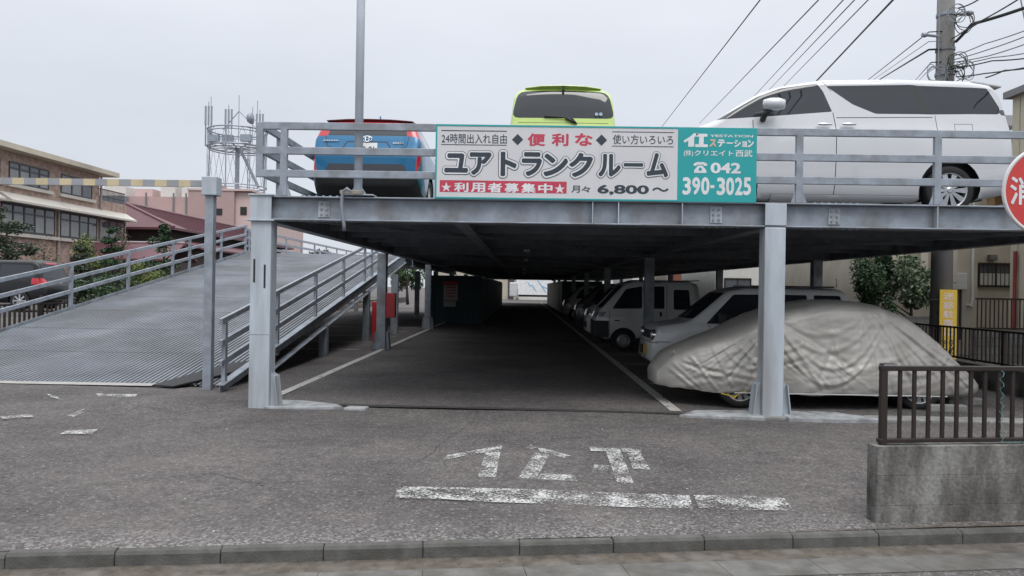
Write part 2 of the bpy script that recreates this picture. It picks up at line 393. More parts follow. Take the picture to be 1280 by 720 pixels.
# painted markings, sheets 4-6 mm over the asphalt
WP = worn_paint('worn_white_paint', (.52, .52, .51), .42, 50)
WP2 = worn_paint('worn_lane_paint', (.45, .44, .41), .8, 18)
WP3 = worn_paint('faded_paint', (.45, .44, .42), .68, 22)
def mark(name, polys, m, dz=.014):
    mb = MB()
    for p in polys:
        pts = [gnd(*q) for q in p]
        # subdivide long strips so they follow the ground
        mb.quad(*[Vector((q.x, q.y, dz)) for q in pts])
    return struct(name, mb, m)
def cr(lst): return [(540+a*.22656, 540+b*.2263) for a, b in lst]
mark('painted_lettering', [cr([(60, 165), (85, 135), (390, 80), (380, 115), (220, 130), (90, 158)]), cr([(295, 118), (378, 112), (352, 258), (252, 258)]),
   cr([(515, 95), (545, 78), (580, 90), (548, 106)]), cr([(580, 92), (650, 105), (765, 138), (735, 153), (600, 118)]), cr([(572, 122), (650, 130), (575, 266), (468, 266)]),
   cr([(600, 236), (790, 248), (802, 280), (580, 268)]), cr([(866, 88), (1030, 98), (1048, 118), (875, 112)]), cr([(958, 114), (1042, 116), (1112, 290), (1020, 286)]),
   cr([(1040, 96), (1160, 104), (1150, 126), (1055, 116)]), cr([(1078, 122), (1150, 124), (1206, 218), (1108, 210)]), cr([(893, 188), (975, 192), (972, 222), (890, 216)])], WP)
mark('stop_line', [[(497, 610), (560, 611), (640, 613), (700, 615), (690, 632), (620, 630), (556, 626), (494, 624)], [(701, 615), (770, 618), (862, 621), (866, 638), (780, 636), (692, 632)],
   [(867, 621), (930, 622), (980, 624), (992, 640), (930, 640), (874, 637)]], WP)
mark('faded_dashes', [[(120, 493), (172, 494), (168, 498), (122, 497)], [(84, 521), (106, 512), (111, 514), (92, 523)], [(74, 544), (86, 539), (122, 538), (116, 544)], [(0, 522), (40, 519), (42, 522), (4, 525)], [(58, 493), (72, 497), (76, 501), (62, 497)]], WP)
def lane(x0, x1, y0, y1, name, m, n=1): 
    mb = MB(); mb.quad((x0, y0, .012), (x1, y0, .012), (x1, y1, .012), (x0, y1, .012)); return struct(name, mb, m)
lane(1.98, 2.13, 9.75, 80, 'lane_line', WP2); lane(-3.56, -3.42, 9.9, 33, 'lane_line', WP2)
bl = MB()
for y in (12.55, 15.8, 18.0, 20.9, 23.4, 26.2): bl.quad((2.2, y, .012), (7.0, y, .012), (7.0, y+.1, .012), (2.2, y+.1, .012))
for y in (18.2, 20.7, 23.2, 25.7, 28.2): bl.quad((-9.5, y, .012), (-4.0, y, .012), (-4.0, y+.12, .012), (-9.5, y+.12, .012))
struct('bay_lines', bl, WP3)
# thin drain joint and concrete strip along the front of the building
dj = MB(); dj.quad(gnd(425, 506.5, .016), gnd(640, 512, .016), gnd(862, 518, .016), gnd(862, 516.0, .016), gnd(640, 509.6, .016), gnd(425, 504.8, .016))
struct('drain_joint', dj, M('joint_dark', (.03, .029, .028), .9))
cs = MB()
for k in range(9):
    x = 2.25+.72*k
    cs.span((x+.006, 9.28-.002*k, -.05), (x+.714, 9.58, .03))
struct('concrete_edging', cs, CONC, bevel=.01)
FOOT = M('footing_concrete', (.30, .315, .325), .9, 0, .3, 7, .4, 70, dirt=(.12, .118, .112), dirt_amt=.85)
ft = MB()
ft.prism([(-3.28, 9.35, -.05), (-2.65, 9.42, -.05), (-2.3, 9.5, -.05), (-2.45, 9.7, -.05), (-2.95, 9.95, -.05), (-3.28, 9.95, -.05)], (0, 0, .085))
ft.prism([(-2.28, 9.44, -.05), (-2.0, 9.45, -.05), (-1.98, 9.6, -.05), (-2.26, 9.62, -.05)], (0, 0, .075))
struct('column_footing', ft, FOOT, bevel=.012)
ft = MB(); ft.prism([(2.0, 9.3, -.05), (3.06, 9.22, -.05), (3.06, 9.75, -.05), (2.3, 9.7, -.05)], (0, 0, .09)); ft.prism([(3.34, 9.2, -.05), (3.9, 9.18, -.05), (4.5, 9.2, -.05), (4.1, 9.7, -.05), (3.34, 9.75, -.05)], (0, 0, .095))
struct('column_footing', ft, FOOT, bevel=.012)
# the neighbouring plot on the left lies half a metre higher
nb = MB(); nb.span((-80, 15, -.3), (-11.75, 75, .5)); struct('neighbouring_plot', nb, ASPHR)

# ================================================================== PARKING DECK
ZB, ZT, ZD = 2.426, 2.736, 2.75
X0, X1, Y0, Y1 = -3.5, 7.85, 9.5, 80.0
deck = thing('parking_deck', 'long two storey galvanised steel parking deck carrying cars over a dark lane', 'parking deck', (2.2, 9.5, 0))
COLX = (-3.36, 3.2, 7.4); COLY = [9.5+9.15*i for i in range(8)]
def column(x, y, front=False):
    mb = MB(); hw = .132 if front else .115
    mb.span((x-hw, y-.12, -.1), (x+hw, y+.12, ZB-.004))
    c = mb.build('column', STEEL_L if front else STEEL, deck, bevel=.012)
    for s in (-1, 1):
        if front and x < 0 and s < 0: continue
        for pc in range(3):
            gs = MB()
            if pc < 2:
                yy = (y-.05, y+.06)[pc]
                gs.prism([(x+s*(hw+.001), yy, .0), (x+s*(hw+.10), yy, .0), (x+s*(hw+.06), yy, .42), (x+s*(hw+.001), yy, .46)], (0, .012, 0))
            else:
                gs.prism([(x+s*(hw+.103), y-.10, .0), (x+s*(hw+.115), y-.10, .0), (x+s*(hw+.066), y-.10, .42), (x+s*(hw+.054), y-.10, .42)], (0, .2, 0))
            gs.build('base_gusset', STEEL_L if front else STEEL, c)
    return c
for y in COLY:
    for x in COLX:
        c = column(x if x > 0 or y == COLY[0] else -3.56, y, y == COLY[0])
        if y == COLY[0] and x == COLX[0]:
            sl_ = MB(); sl_.span((x-.09, y-.1225, 1.62), (x-.065, y-.12, 1.92)); sl_.span((x+.045, y-.1225, 1.55), (x+.07, y-.12, 1.85)); sl_.build('slot', BLACK, c)
            sm = MB(); sm.span((x-hw if False else x-.132, y-.1222, .95), (x+.132, y-.12, .955)); sm.build('weld_seam', STEEL_D, c)
# I-beams
def ibeam(mb, p, q, h, fw, web=.014, fl=.018):
    p, q = Vector(p), Vector(q); d = (q-p).normalized(); sd = d.cross(Vector((0, 0, 1))).normalized()
    up = Vector((0, 0, 1))
    mb.bar(p+up*(h/2-fl/2), q+up*(h/2-fl/2), fw, fl); mb.bar(p-up*(h/2-fl/2), q-up*(h/2-fl/2), fw, fl)
    mb.bar(p, q, web, h-2*fl-.002)
zc = (ZB+ZT)/2; hb = ZT-ZB
fb = MB(); ibeam(fb, (X0, Y0, zc), (X1+.1, Y0, zc), hb, .22); front_beam = fb.build('front_beam', STEEL, deck, bevel=.004)
for x in (.88, 1.21, 2.02, 5.246):
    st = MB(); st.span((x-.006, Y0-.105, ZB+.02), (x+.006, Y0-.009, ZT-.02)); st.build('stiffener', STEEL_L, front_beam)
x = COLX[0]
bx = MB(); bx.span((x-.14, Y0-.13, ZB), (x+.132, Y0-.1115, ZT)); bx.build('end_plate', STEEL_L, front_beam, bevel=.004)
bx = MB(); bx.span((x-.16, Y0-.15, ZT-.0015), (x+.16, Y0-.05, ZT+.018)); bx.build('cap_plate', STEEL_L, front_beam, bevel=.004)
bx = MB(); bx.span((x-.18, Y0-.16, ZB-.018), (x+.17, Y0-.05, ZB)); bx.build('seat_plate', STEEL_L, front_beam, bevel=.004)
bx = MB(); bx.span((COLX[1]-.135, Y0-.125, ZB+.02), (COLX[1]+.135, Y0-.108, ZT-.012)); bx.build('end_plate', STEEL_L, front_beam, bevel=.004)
bolts = MB()
for xc in (-2.58, 2.47, 3.98):
    sp_ = MB(); sp_.span((xc-.075, Y0-.02, ZB+.05), (xc+.075, Y0-.0085, ZT-.05)); sp_.build('splice_plate', STEEL_L, front_beam, bevel=.003)
    for i in (-1, 1):
        for kz in range(3): bolts.lathe([(0, -.016), (.016, -.016), (.016, 0)], (xc+i*.036, Y0-.021, zc+(kz-1)*.065), 'Y', 8)
    for kx in range(7): bolts.lathe([(.016, 0), (.016, .016), (0, .016)], (xc-.27+kx*.09, Y0-.06, ZT+.001), 'Z', 8)
    for kx in range(7): bolts.lathe([(.016, 0), (.016, -.016), (0, -.016)], (xc-.27+kx*.09, Y0-.06, ZB-.001), 'Z', 8)
tag(bolts.build('bolts', STEEL, front_beam), kind='stuff')
for x, e_ in ((X0+.1, 0), (-.82, 0), (3.2, 0), (X1, 0)):
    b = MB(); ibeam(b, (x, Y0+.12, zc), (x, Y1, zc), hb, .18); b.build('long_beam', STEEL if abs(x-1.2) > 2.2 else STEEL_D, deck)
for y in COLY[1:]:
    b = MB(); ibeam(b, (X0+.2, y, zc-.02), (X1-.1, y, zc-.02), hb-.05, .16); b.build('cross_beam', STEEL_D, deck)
for y0 in COLY[:-1]:
    b = MB()
    for kx in range(1, 6): b.span((X0+.2, y0+1.525*kx-.04, 2.53), (X1-.1, y0+1.525*kx+.04, 2.66))
    b.build('floor_joist', STEEL_D, deck)
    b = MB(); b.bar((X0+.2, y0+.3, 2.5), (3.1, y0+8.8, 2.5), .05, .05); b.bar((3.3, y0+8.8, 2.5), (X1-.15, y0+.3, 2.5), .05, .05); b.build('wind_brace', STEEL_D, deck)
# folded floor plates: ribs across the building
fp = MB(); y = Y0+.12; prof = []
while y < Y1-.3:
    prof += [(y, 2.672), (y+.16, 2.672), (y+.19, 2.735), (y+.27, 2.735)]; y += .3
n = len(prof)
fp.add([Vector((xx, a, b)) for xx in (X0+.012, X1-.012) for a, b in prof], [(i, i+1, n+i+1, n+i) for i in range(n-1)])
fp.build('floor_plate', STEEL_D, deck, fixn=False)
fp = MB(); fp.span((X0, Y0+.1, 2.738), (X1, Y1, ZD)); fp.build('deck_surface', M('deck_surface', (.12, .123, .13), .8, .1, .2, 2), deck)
# small white lamps under the deck
for y in (17.5, 23, 29, 35, 42, 50):
    b = MB(); b.span((.02, y, 2.47), (.16, y+1.1, 2.525)); lp = b.build('lamp_fixture', M('lamp_white', (.7, .7, .7), .4), deck)
# guard rails along the front, left and right edges
def guard(p, q, posts, parent, name='guard_rail', zs=(3.03, 3.325, 3.645), ztop=3.69, zb=ZT+.01, h=.095, dpt=.05, pw=.085, cap=False):
    p, q = Vector(p), Vector(q); d = (q-p).normalized(); nn = d.cross(Vector((0, 0, 1)))
    g_ = MB(); g_.bar(p+Vector((0, 0, zs[2])), q+Vector((0, 0, zs[2])), dpt, h)
    root = g_.build(name, RAIL, parent, bevel=.006)
    for z in zs[:2]:
        m_ = MB(); m_.bar(p+Vector((0, 0, z)), q+Vector((0, 0, z)), dpt, h); m_.build('rail', RAIL, root, bevel=.006)
    for t in posts:
        c = p+d*t
        m_ = MB(); m_.bar(c+nn*-.001+Vector((0, 0, zb)), c+nn*-.001+Vector((0, 0, ztop-.06)), .055, pw, up=d)
        o_ = c-nn*.0
        m_.prism([o_-d*.10+Vector((0, 0, zb)), o_+d*.10+Vector((0, 0, zb)), o_+d*.043+Vector((0, 0, zb+.16)), o_-d*.043+Vector((0, 0, zb+.16))], nn*.012)
        m_.build('post', RAIL, root)
    return root
RY = 9.455
guard((-3.42, RY, 0), (7.8, RY, 0), [.32, 3.45, 5.2, 6.93, 8.68, 10.4], deck)
cn_ = MB(); cn_.bar((-3.415, RY, 2.98), (-3.415, RY, 3.69), .09, .052, up=(0, 1, 0)); cn_.build('rail_end', RAIL, deck, bevel=.006)
guard((-3.38, RY+.1, 0), (-3.38, 27.4, 0), [.55+2.1*i for i in range(9)], deck)
guard((7.78, RY+.1, 0), (7.78, 50, 0), [1.5+2.1*i for i in range(19)], deck)

# landing at the head of the ramp: part of the deck
ld = MB(); ld.span((-10.45, 27.62, 2.66), (-3.52, 46, ZD-.004)); ld.build('landing_floor', STEEL, deck)
for x in (-10.3, -4.15):
    b = MB(); ibeam(b, (x, 27.6, 2.5), (x, 46, 2.5), .3, .16); b.build('long_beam', STEEL, deck)
for x, y in ((-10.3, 28), (-10.3, 37), (-10.3, 45.5), (-4.25, 24.5), (-4.25, 36), (-5.3, 37)):
    b = MB(); b.span((x-.11, y-.11, -.1), (x+.11, y+.11, 2.36 if y > 27 else 2.0)); b.build('column', STEEL, deck)
guard((-10.4, 27.5, 0), (-10.4, 46, 0), [.3+2.2*i for i in range(9)], deck)
guard((-10.3, 46, 0), (-3.5, 46, 0), [.3+2.2*i for i in range(4)], deck)

# ================================================================== RAMP
ramp = thing('vehicle_ramp', 'sloping grooved steel car ramp with three rail guard rails beside the deck', 'ramp', (-7.4, 11.5, 0))
RS = .168; RYS = 11.3
def rz(y): return .02+RS*(y-RYS)
xl, xr = -10.35, -4.5
rm = MB(); prof = []; x = xl
while x < xr-.05:
    prof += [(x, -.012), (x+.034, -.012), (x+.04, .016), (x+.072, .016)]; x += .078
n = len(prof)
ye = 27.62
ys_ = [RYS+(ye-RYS)*i/8 for i in range(9)]
rm.add([Vector((a, yy, rz(yy)+b)) for yy in ys_ for a, b in prof], [(r*n+i, r*n+i+1, (r+1)*n+i+1, (r+1)*n+i) for r in range(8) for i in range(n-1)])
RDECK = M('ramp_steel', (.195, .21, .235), .5, .2, .3, .9, dirt=(.15, .152, .158), dirt_amt=.8)
rm.build('ramp_surface', RDECK, ramp, fixn=False)
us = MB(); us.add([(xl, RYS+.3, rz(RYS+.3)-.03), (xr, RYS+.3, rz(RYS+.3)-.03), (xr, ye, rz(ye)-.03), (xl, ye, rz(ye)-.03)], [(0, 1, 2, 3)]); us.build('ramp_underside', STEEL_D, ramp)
se = MB()
for kx in range(1, 9):
    yy = RYS+kx*1.8
    se.bar((xl, yy, rz(yy)+.0155), (xr, yy, rz(yy)+.0155), .014, .004)
se.build('plate_seam', M('seam_dark', (.05, .052, .056), .7), ramp)
fl_ = MB(); fl_.quad((xl, RYS-.12, .02), (-5.65, RYS-.15, .02), (-5.6, RYS+.02, .038), (xl, RYS+.02, .038)); fl_.build('threshold_plate', M('threshold_plate', (.34, .33, .31), .6, .3, .2, 8), ramp)
for x in (xl-.06, xr+.07):
    b = MB(); ys0 = 10.75 if x > -6 else 11.6
    for (z0, fw) in ((.10, .12),):
        b.prism([(x, ys0, max(-.02, rz(ys0)-.02)), (x, ye, rz(ye)-.26), (x, ye, rz(ye)+.1), (x, ys0, rz(ys0)+.17 if x > -6 else rz(ys0)+.05)], (.012, 0, 0))
        if x < -6: continue
        b.bar((x+.006, ys0, rz(ys0)+.172), (x+.006, ye, rz(ye)+.104), .13, .016)
        b.bar((x+.006, ys0+.8, rz(ys0+.8)-.262+.06), (x+.006, ye, rz(ye)-.262), .13, .016)
    b.build('side_beam', STEEL, ramp)
def slope_rail(x, posts, ylo, yhi, off=.12):
    root = None
    for k, dz in enumerate((1.04, .72, .42)):
        m_ = MB(); m_.bar((x, ylo, rz(ylo)+dz+off), (x, yhi, rz(yhi)+dz+off), .05, .085)
        o_ = m_.build('guard_rail' if k == 0 else 'rail', RAIL, ramp if k == 0 else root, bevel=.006)
        if k == 0: root = o_
    for y in posts:
        m_ = MB(); m_.span((x-.028, y-.045, rz(y)+.0+off-.1), (x+.028, y+.045, rz(y)+1.03+off)); m_.build('post', RAIL, root)
slope_rail(xr+.06, [10.95, 13.3, 15.75, 18.2, 20.65, 21.6, 23.9, 26.3], 10.8, 27.5, .06)
slope_rail(xl-.04, [11.9, 14.35, 16.8, 19.25, 21.7, 22.8, 25.2, 27.4], 11.7, 27.5, .0)
for y, hh in ((16.5, rz(16.5)), (21, rz(21))):
    for x in (xl-.05, xr+.05):
        m_ = MB(); m_.span((x-.09, y-.09, -.1), (x+.09, y+.09, hh-.2)); m_.build('support_column', STEEL_D, ramp)
rmat = MB()
a, b, c, d = gnd(195, 488, .0), gnd(224, 489, .0), gnd(262, 468, .0), gnd(256, 452, .0)
rmat.prism([(-5.62, 11.15, .018), (-5.25, 11.05, .018), (-4.62, 11.95, rz(11.95)+.03), (-4.62, 12.6, rz(12.6)+.03), (-4.95, 12.4, rz(12.4)+.025)], (0, 0, .022))
tag(rmat.build('rubber_mat', M('mat_rubber', (.022, .022, .024), .75, 0, .2, 14, .3, 60)), 'black rubber mat lying over the foot of the steel ramp', 'mat')

# ================================================================== HEIGHT BAR over the ramp entrance
hbt = thing('height_limit_bar', 'faded yellow and grey striped height limit bar on a square steel post', 'height bar', (-4.72, 11.05, 0))
m_ = MB(); m_.span((-4.79, 10.99, -.1), (-4.66, 11.11, 2.98)); m_.build('post', RAIL, hbt, bevel=.008)
m_ = MB(); m_.span((-11.0, 10.99, -.1), (-10.87, 11.11, 2.98)); m_.build('post', RAIL, hbt, bevel=.008)
m_ = MB(); m_.span((-4.83, 10.95, 2.92), (-4.60, 11.15, 3.2)); m_.build('bracket_box', STEEL_L, hbt, bevel=.01)
m_ = MB(); xx = -11.0; i = 0
while xx < -4.86:
    m_.cur = i % 2; m_.box((xx+.09, 11.05, 3.10), (.18, .05, .10)); xx += .181; i += 1
m_.build('striped_bar', [YELL_F, GREY_F], hbt)

# ================================================================== METAL POLE clamped behind the rails
pl = thing('lamp_pole', 'tall slim galvanised pole clamped to the front beam near the blue car', 'pole', (-2.17, 9.6, ZT))
m_ = MB(); m_.tube([(-2.17, 9.6, ZT), (-2.17, 9.6, 8.6)], .055, 14); m_.build('shaft', M('pole_pale', (.6, .66, .73), .5, .1, .08, 5), pl, smooth=True)
m_ = MB(); m_.tube([(-2.17, 9.6, 8.6), (-2.17, 9.4, 8.75), (-2.17, 8.8, 8.8)], .04, 10); m_.build('arm', STEEL_L, pl, smooth=True)
m_ = MB(); m_.box((-2.17, 8.65, 8.78), (.22, .5, .12)); m_.build('lamp_head', STEEL_L, pl, bevel=.03)
m_ = MB()
for s in (-1, 1): m_.prism([(-2.17+s*.05, 9.59, ZT+.02), (-2.17+s*.14, 9.59, ZT+.02), (-2.17+s*.05, 9.59, ZT+.15)], (0, .012, 0))
m_.span((-2.32, 9.36, ZT+.019), (-1.92, 9.62, ZT+.032)); m_.build('base_bracket', STEEL_L, pl)
m_ = MB(); m_.box((-2.2, 9.38, ZT+.055), (.3, .06, .05)); m_.build('clamp', M('rusty_clamp', (.26, .23, .2), .7, .3, .3, 12), pl, bevel=.006)
m_ = MB(); m_.tube([(-2.2, 9.37, ZT+.05), (-2.26, 9.36, ZT+.1), (-2.31, 9.36, ZT+.06), (-2.325, 9.36, ZT-.1), (-2.31, 9.36, ZT-.25), (-2.29, 9.36, ZB-.05), (-2.285, 9.37, ZB-.13)], .022, 8); m_.build('conduit', WIREG, pl, smooth=True)
# ================================================================== BANNER on the guard rail
BW = M('banner_white', (.60, .60, .615), .5, 0, .04, 3)
BT = M('banner_teal', (.015, .33, .34), .45, 0, .05, 2)
INK = M('banner_ink', (.028, .04, .055), .5)
INKW = M('banner_ink_white', (.68, .70, .72), .5)
INKR = M('banner_ink_red', (.50, .045, .085), .5)
INKO = M('banner_ink_orange', (.62, .42, .30), .5)
BY = 9.395; PPM = 920/BY
bo = at(545, 155.5, BY)            # top left corner
bz_top = bo.z; bx0 = bo.x
bn = thing('banner_sign', 'wide white and teal rental banner with large Japanese letters on the guard rail', 'sign', (bx0+2.03, BY, ZT))
Wb, Hb = 400/PPM, .945
m_ = MB(); m_.span((bx0+.012, BY-.012, bz_top-Hb+.012), (bx0+302/PPM, BY+.016, bz_top-.012)); m_.build('white_panel', BW, bn)
m_ = MB(); m_.span((bx0+302/PPM+.001, BY-.0125, bz_top-Hb), (bx0+Wb, BY+.016, bz_top)); m_.build('teal_panel', BT, bn)
m_ = MB()
for a, b in (((0, 0), (302/PPM, .02)), ((0, Hb-.02), (302/PPM, Hb)), ((0, .0205), (.02, Hb-.0205))):
    m_.span((bx0+a[0], BY-.0165, bz_top-a[1]), (bx0+b[0], BY-.0122, bz_top-b[1]))
m_.build('border', BT, bn)
m_ = MB(); m_.span((bx0+205/PPM-.001, BY-.0123, bz_top-Hb+.02), (bx0+205/PPM+.001, BY-.0120, bz_top-.02)); m_.build('panel_joint', M('joint_grey', (.42, .42, .43)), bn)
BO = Vector((bx0, BY-.0125, bz_top))
def bs(px, py): return ((px-545)/PPM, -(py-.0157*(px-545)-155.5)/PPM)
def bt(body, px0, py0, px1, py1, mat, bold=.012, layers=None, lift=.002, slope=True):
    u0, v1 = bs(px0, py0 + (.0157*(0))); u1, v0 = bs(px1, py1)
    lettering(body, BO, (1, 0, 0), (0, 0, 1), u0, u1, v0, v1, mat, bn, bold, layers, lift=lift)
def brect(px0, py0, px1, py1, mat, name='rule_line', lift=.002, th=.0005):
    u0, v1 = bs(px0, py0); u1, v0 = bs(px1, py1)
    m_ = MB(); m_.span(BO+Vector((u0, -lift, v0)), BO+Vector((u1, -lift-th, v1))); return m_.build(name, mat, bn)
def bpoly(pts, mat, name='mark', lift=.002):
    m_ = MB(); m_.quad(*[BO+Vector((bs(a, b)[0], -lift, bs(a, b)[1])) for a, b in pts]); return m_.build(name, mat, bn)
bt('24時間出入れ自由', 552.5, 167, 634, 180.5, INK, .004)
brect(552, 162.8, 634, 163.9+1.2, INK); brect(552, 180.4, 634, 181.2+1.3, INK)
for cx, cy in ((647.5, 175), (752, 176)):
    bpoly([(cx-7, cy), (cx, cy+7), (cx+7, cy), (cx, cy-7)], INK, 'diamond')
for ch, a, b in (('便', 660, 682), ('利', 690, 711), ('な', 719, 741)): bt(ch, a, 167.3, b, 183.3, INKR, .032)
bt('使い方いろいろ', 766, 169, 841, 182, INK, .004)
brect(765, 165.2, 842, 166+1.2, INK); brect(765, 183, 842, 183.7+1.3, INK)
for ch, a, b, t0, t1 in (('ユ', 556.5, 586, 191.5, 216.5), ('ア', 588, 615.5, 190.5, 219.5), ('ト', 626.5, 647, 190, 221), ('ラ', 653, 678.5, 190.5, 221), ('ン', 680, 711, 192.5, 221.5),
                         ('ク', 712, 742, 191.5, 222.5), ('ル', 748.5, 776.5, 193, 222), ('ー', 780, 804.5, 204.5, 209.5), ('ム', 808.5, 835.5, 192, 223)):
    bt(ch, a, t0, b, t1, INK, .045, [(.062, INKW), (.086, INK)], lift=.003)
brect(551, 225.3, 709.5, 242.5, INKR, 'red_panel', .001)
bt('★', 553, 227.8, 565.5, 239.8, INKW, 0); bt('★', 694.5, 230, 707.5, 242.5, INKW, 0)
for i, ch in enumerate('利用者募集中'): bt(ch, 569+21*i, 228.3+.33*i, 587+21*i, 240.5+.33*i, INKW, .03, lift=.0025)
bt('月', 715.5, 232.5, 726, 241.5, INK, .015); bt('々', 728, 233.5, 739, 241, INK, .015)
bt('6,800', 748, 231.5, 812, 245, INK, .035)
bt('～', 816, 235, 836.5, 240.5, INK, .02)
# teal panel
bpoly([(854, 177), (862, 172), (866.5, 167.8), (873, 168.1), (867, 173.3), (867.3, 184.5), (859.8, 184.5), (860, 177.2), (855, 179.5)], INKW, 'logo')
bpoly([(869.5, 168.3), (883.5, 168.6), (883.5, 172.2), (879, 172.2), (879, 181.5), (884, 181.7), (884, 185.2), (868.5, 185), (868.5, 181.4), (873, 181.4), (873.2, 172), (869.5, 172)], INKW, 'logo')
bt('YESTATION', 886.5, 169.5, 940, 173.4, INKW, .025)
bt('ス', 886, 175.3, 894.5, 184.8, INKO, .05)
for i, ch in enumerate('テーシン'): pass
for ch, a, b, t0, t1 in (('テ', 896, 905.5, 175.6, 185), ('ー', 907.5, 915, 179.2, 181.2), ('シ', 916.5, 925, 176, 185.4), ('ョ', 926.5, 932.5, 178, 185.4), ('ン', 933.5, 941, 176, 185.6)): bt(ch, a, t0, b, t1, INKW, .05)
bt('(株)', 854.5, 188.5, 866, 197, INKW, .006)
bt('クリエイト', 867.5, 188.8, 916, 196.5, INKW, .02); bt('西武', 918.5, 188.6, 939.5, 197.5, INKW, .012)
# the little telephone
bpoly([(866.5, 208), (867.5, 205.2), (871, 203.8), (879, 203.8), (883, 205.4), (884, 208.2), (880, 208.6), (879.3, 206.9), (871, 206.8), (870.3, 208.5)], INKW, 'telephone')
bpoly([(872.5, 208.0), (877.8, 208), (882.8, 214.2), (882.8, 217.3), (867.7, 217.2), (867.7, 214)], INKW, 'telephone')
m_ = MB(); cc = BO+Vector((bs(875.2, 212.6)[0], -.0035, bs(875.2, 212.6)[1])); m_.add([cc+Vector((2.1/PPM*math.cos(a), 0, 2.1/PPM*math.sin(a))) for a in [i*math.pi/8 for i in range(16)]], [tuple(range(16))]); m_.build('telephone_dial', BT, bn)
bt('042', 888, 204.3, 925.5, 218.3, INKW, .035)
for i, (ch, a, b) in enumerate((('3', 853.5, 864), ('9', 865.5, 875.5), ('0', 876.5, 887))): bt(ch, a, 222.3, b, 244.5, INKW, .035)
brect(888, 232.4, 893, 236.2, INKW, 'hyphen')
for i, (ch, a, b) in enumerate((('3', 896, 906.5), ('0', 907.5, 917.5), ('2', 918.5, 928), ('5', 928.8, 938.5))): bt(ch, a, 222.8, b, 245.2, INKW, .035)

# ================================================================== HYDRANT SIGN by the road, cut by the frame
hy = thing('hydrant_sign', 'round red fire hydrant sign with white rim cut off at the frame edge', 'sign', (3.36, 4.72, 0))
hc = at(1310, 239, 4.70)
m_ = MB(); m_.lathe([(0, -.006), (.268, -.006), (.268, .004), (0, .004)], (hc.x, hc.y, hc.z), 'Y', 56); m_.build('red_disc', M('sign_red', (.55, .05, .045), .35, 0, .08, 4), hy)
m_ = MB(); m_.lathe([(.269, -.0065), (.276, -.010), (.288, -.009), (.290, .004), (.269, .0045)], (hc.x, hc.y, hc.z), 'Y', 56); m_.build('rim', M('sign_rim', (.62, .6, .6), .4), hy, smooth=True)
m_ = MB(); m_.tube([(hc.x+.0, hc.y+.045, -.1), (hc.x+.0, hc.y+.045, hc.z+.35)], .03, 14); m_.build('post', STEEL_L, hy, smooth=True)
lettering('消火栓', (hc.x-.243, hc.y-.0065, hc.z-.09), (1, 0, 0), (0, 0, 1), 0, .486, 0, .18, INKW, hy, .02)

# ================================================================== PARKING NOTICE on the utility pole, and the pole
UP = Vector((8.47, 15.0, 0))
up = thing('utility_pole', 'tall tapering grey concrete utility pole with tangled cables behind the white minivan', 'pole', UP)
m_ = MB(); m_.tube([UP+Vector((0, 0, -.2)), UP+Vector((0, 0, 5)), UP+Vector((0, 0, 11.5))], .215, 24, r2=.135); m_.build('shaft', POLEM, up, smooth=True)
m_ = MB()
for z in (5.35, 6.05, 6.55, 7.25):
    rr = .215-.08*z/11.5+.012
    m_ = MB(); m_.lathe([(rr-.008, -.03), (rr, -.03), (rr, .03), (rr-.008, .03)], UP+Vector((0, 0, z)), 'Z', 24); m_.build('band', STEEL, up)
for z, s in ((6.8, -1), (5.2, 1), (7.25, 1)):
    m_ = MB(); m_.tube([UP+Vector((s*.12, -.05, z)), UP+Vector((s*.42, -.08, z+.02))], .03, 8); m_.lathe([(0, -.06), (.045, -.06), (.05, 0), (.03, .05), (0, .06)], UP+Vector((s*.45, -.08, z+.02)), 'X', 10); m_.build('insulator_arm', STEEL, up)
m_ = MB(); m_.box(UP+Vector((.25, -.15, 5.1)), (.14, .12, .2)); m_.build('splice_box', BLACK, up, bevel=.02)
py_ = UP.y-.235
pn = thing('parking_notice', 'tall narrow yellow no parking notice strapped to the utility pole', 'sign', (8.55, py_, 1.0))
nl, nr = at(1174.5, 362, py_), at(1195, 449, py_)
m_ = MB(); m_.span((nl.x, py_-.012, .25), (nr.x-.0, py_+.012, nl.z)); m_.build('board', YELLOW, pn, bevel=.004)
nw = nr.x-nl.x
NO = (nl.x, py_-.0125, 0)
PKW = M('notice_pink_white', (.66, .55, .5), .5)
def npx(py): return at(1184, py, py_).z
zt = nl.z
for i, ch in enumerate('迷惑駐車は'):
    a = zt-.055-i*.178; lettering(ch, NO, (1, 0, 0), (0, 0, 1), nw*.2, nw*.8, a-.15, a, PKW, pn, .025)
for i, ch in enumerate('やめて'):
    a = zt-.99-i*.15; lettering(ch, NO, (1, 0, 0), (0, 0, 1), nw*.53, nw*.9, a-.13, a, INK, pn, .025)
for i, ch in enumerate('下さい'):
    a = zt-1.01-i*.15; lettering(ch, NO, (1, 0, 0), (0, 0, 1), nw*.1, nw*.47, a-.13, a, INK, pn, .025)
for z in (zt-.2, zt-1.2):
    m_ = MB(); m_.lathe([(.222, -.008), (.226, -.008), (.226, .008), (.222, .008)], (UP.x, UP.y, z), 'Z', 24); m_.build('strap', STEEL, pn)
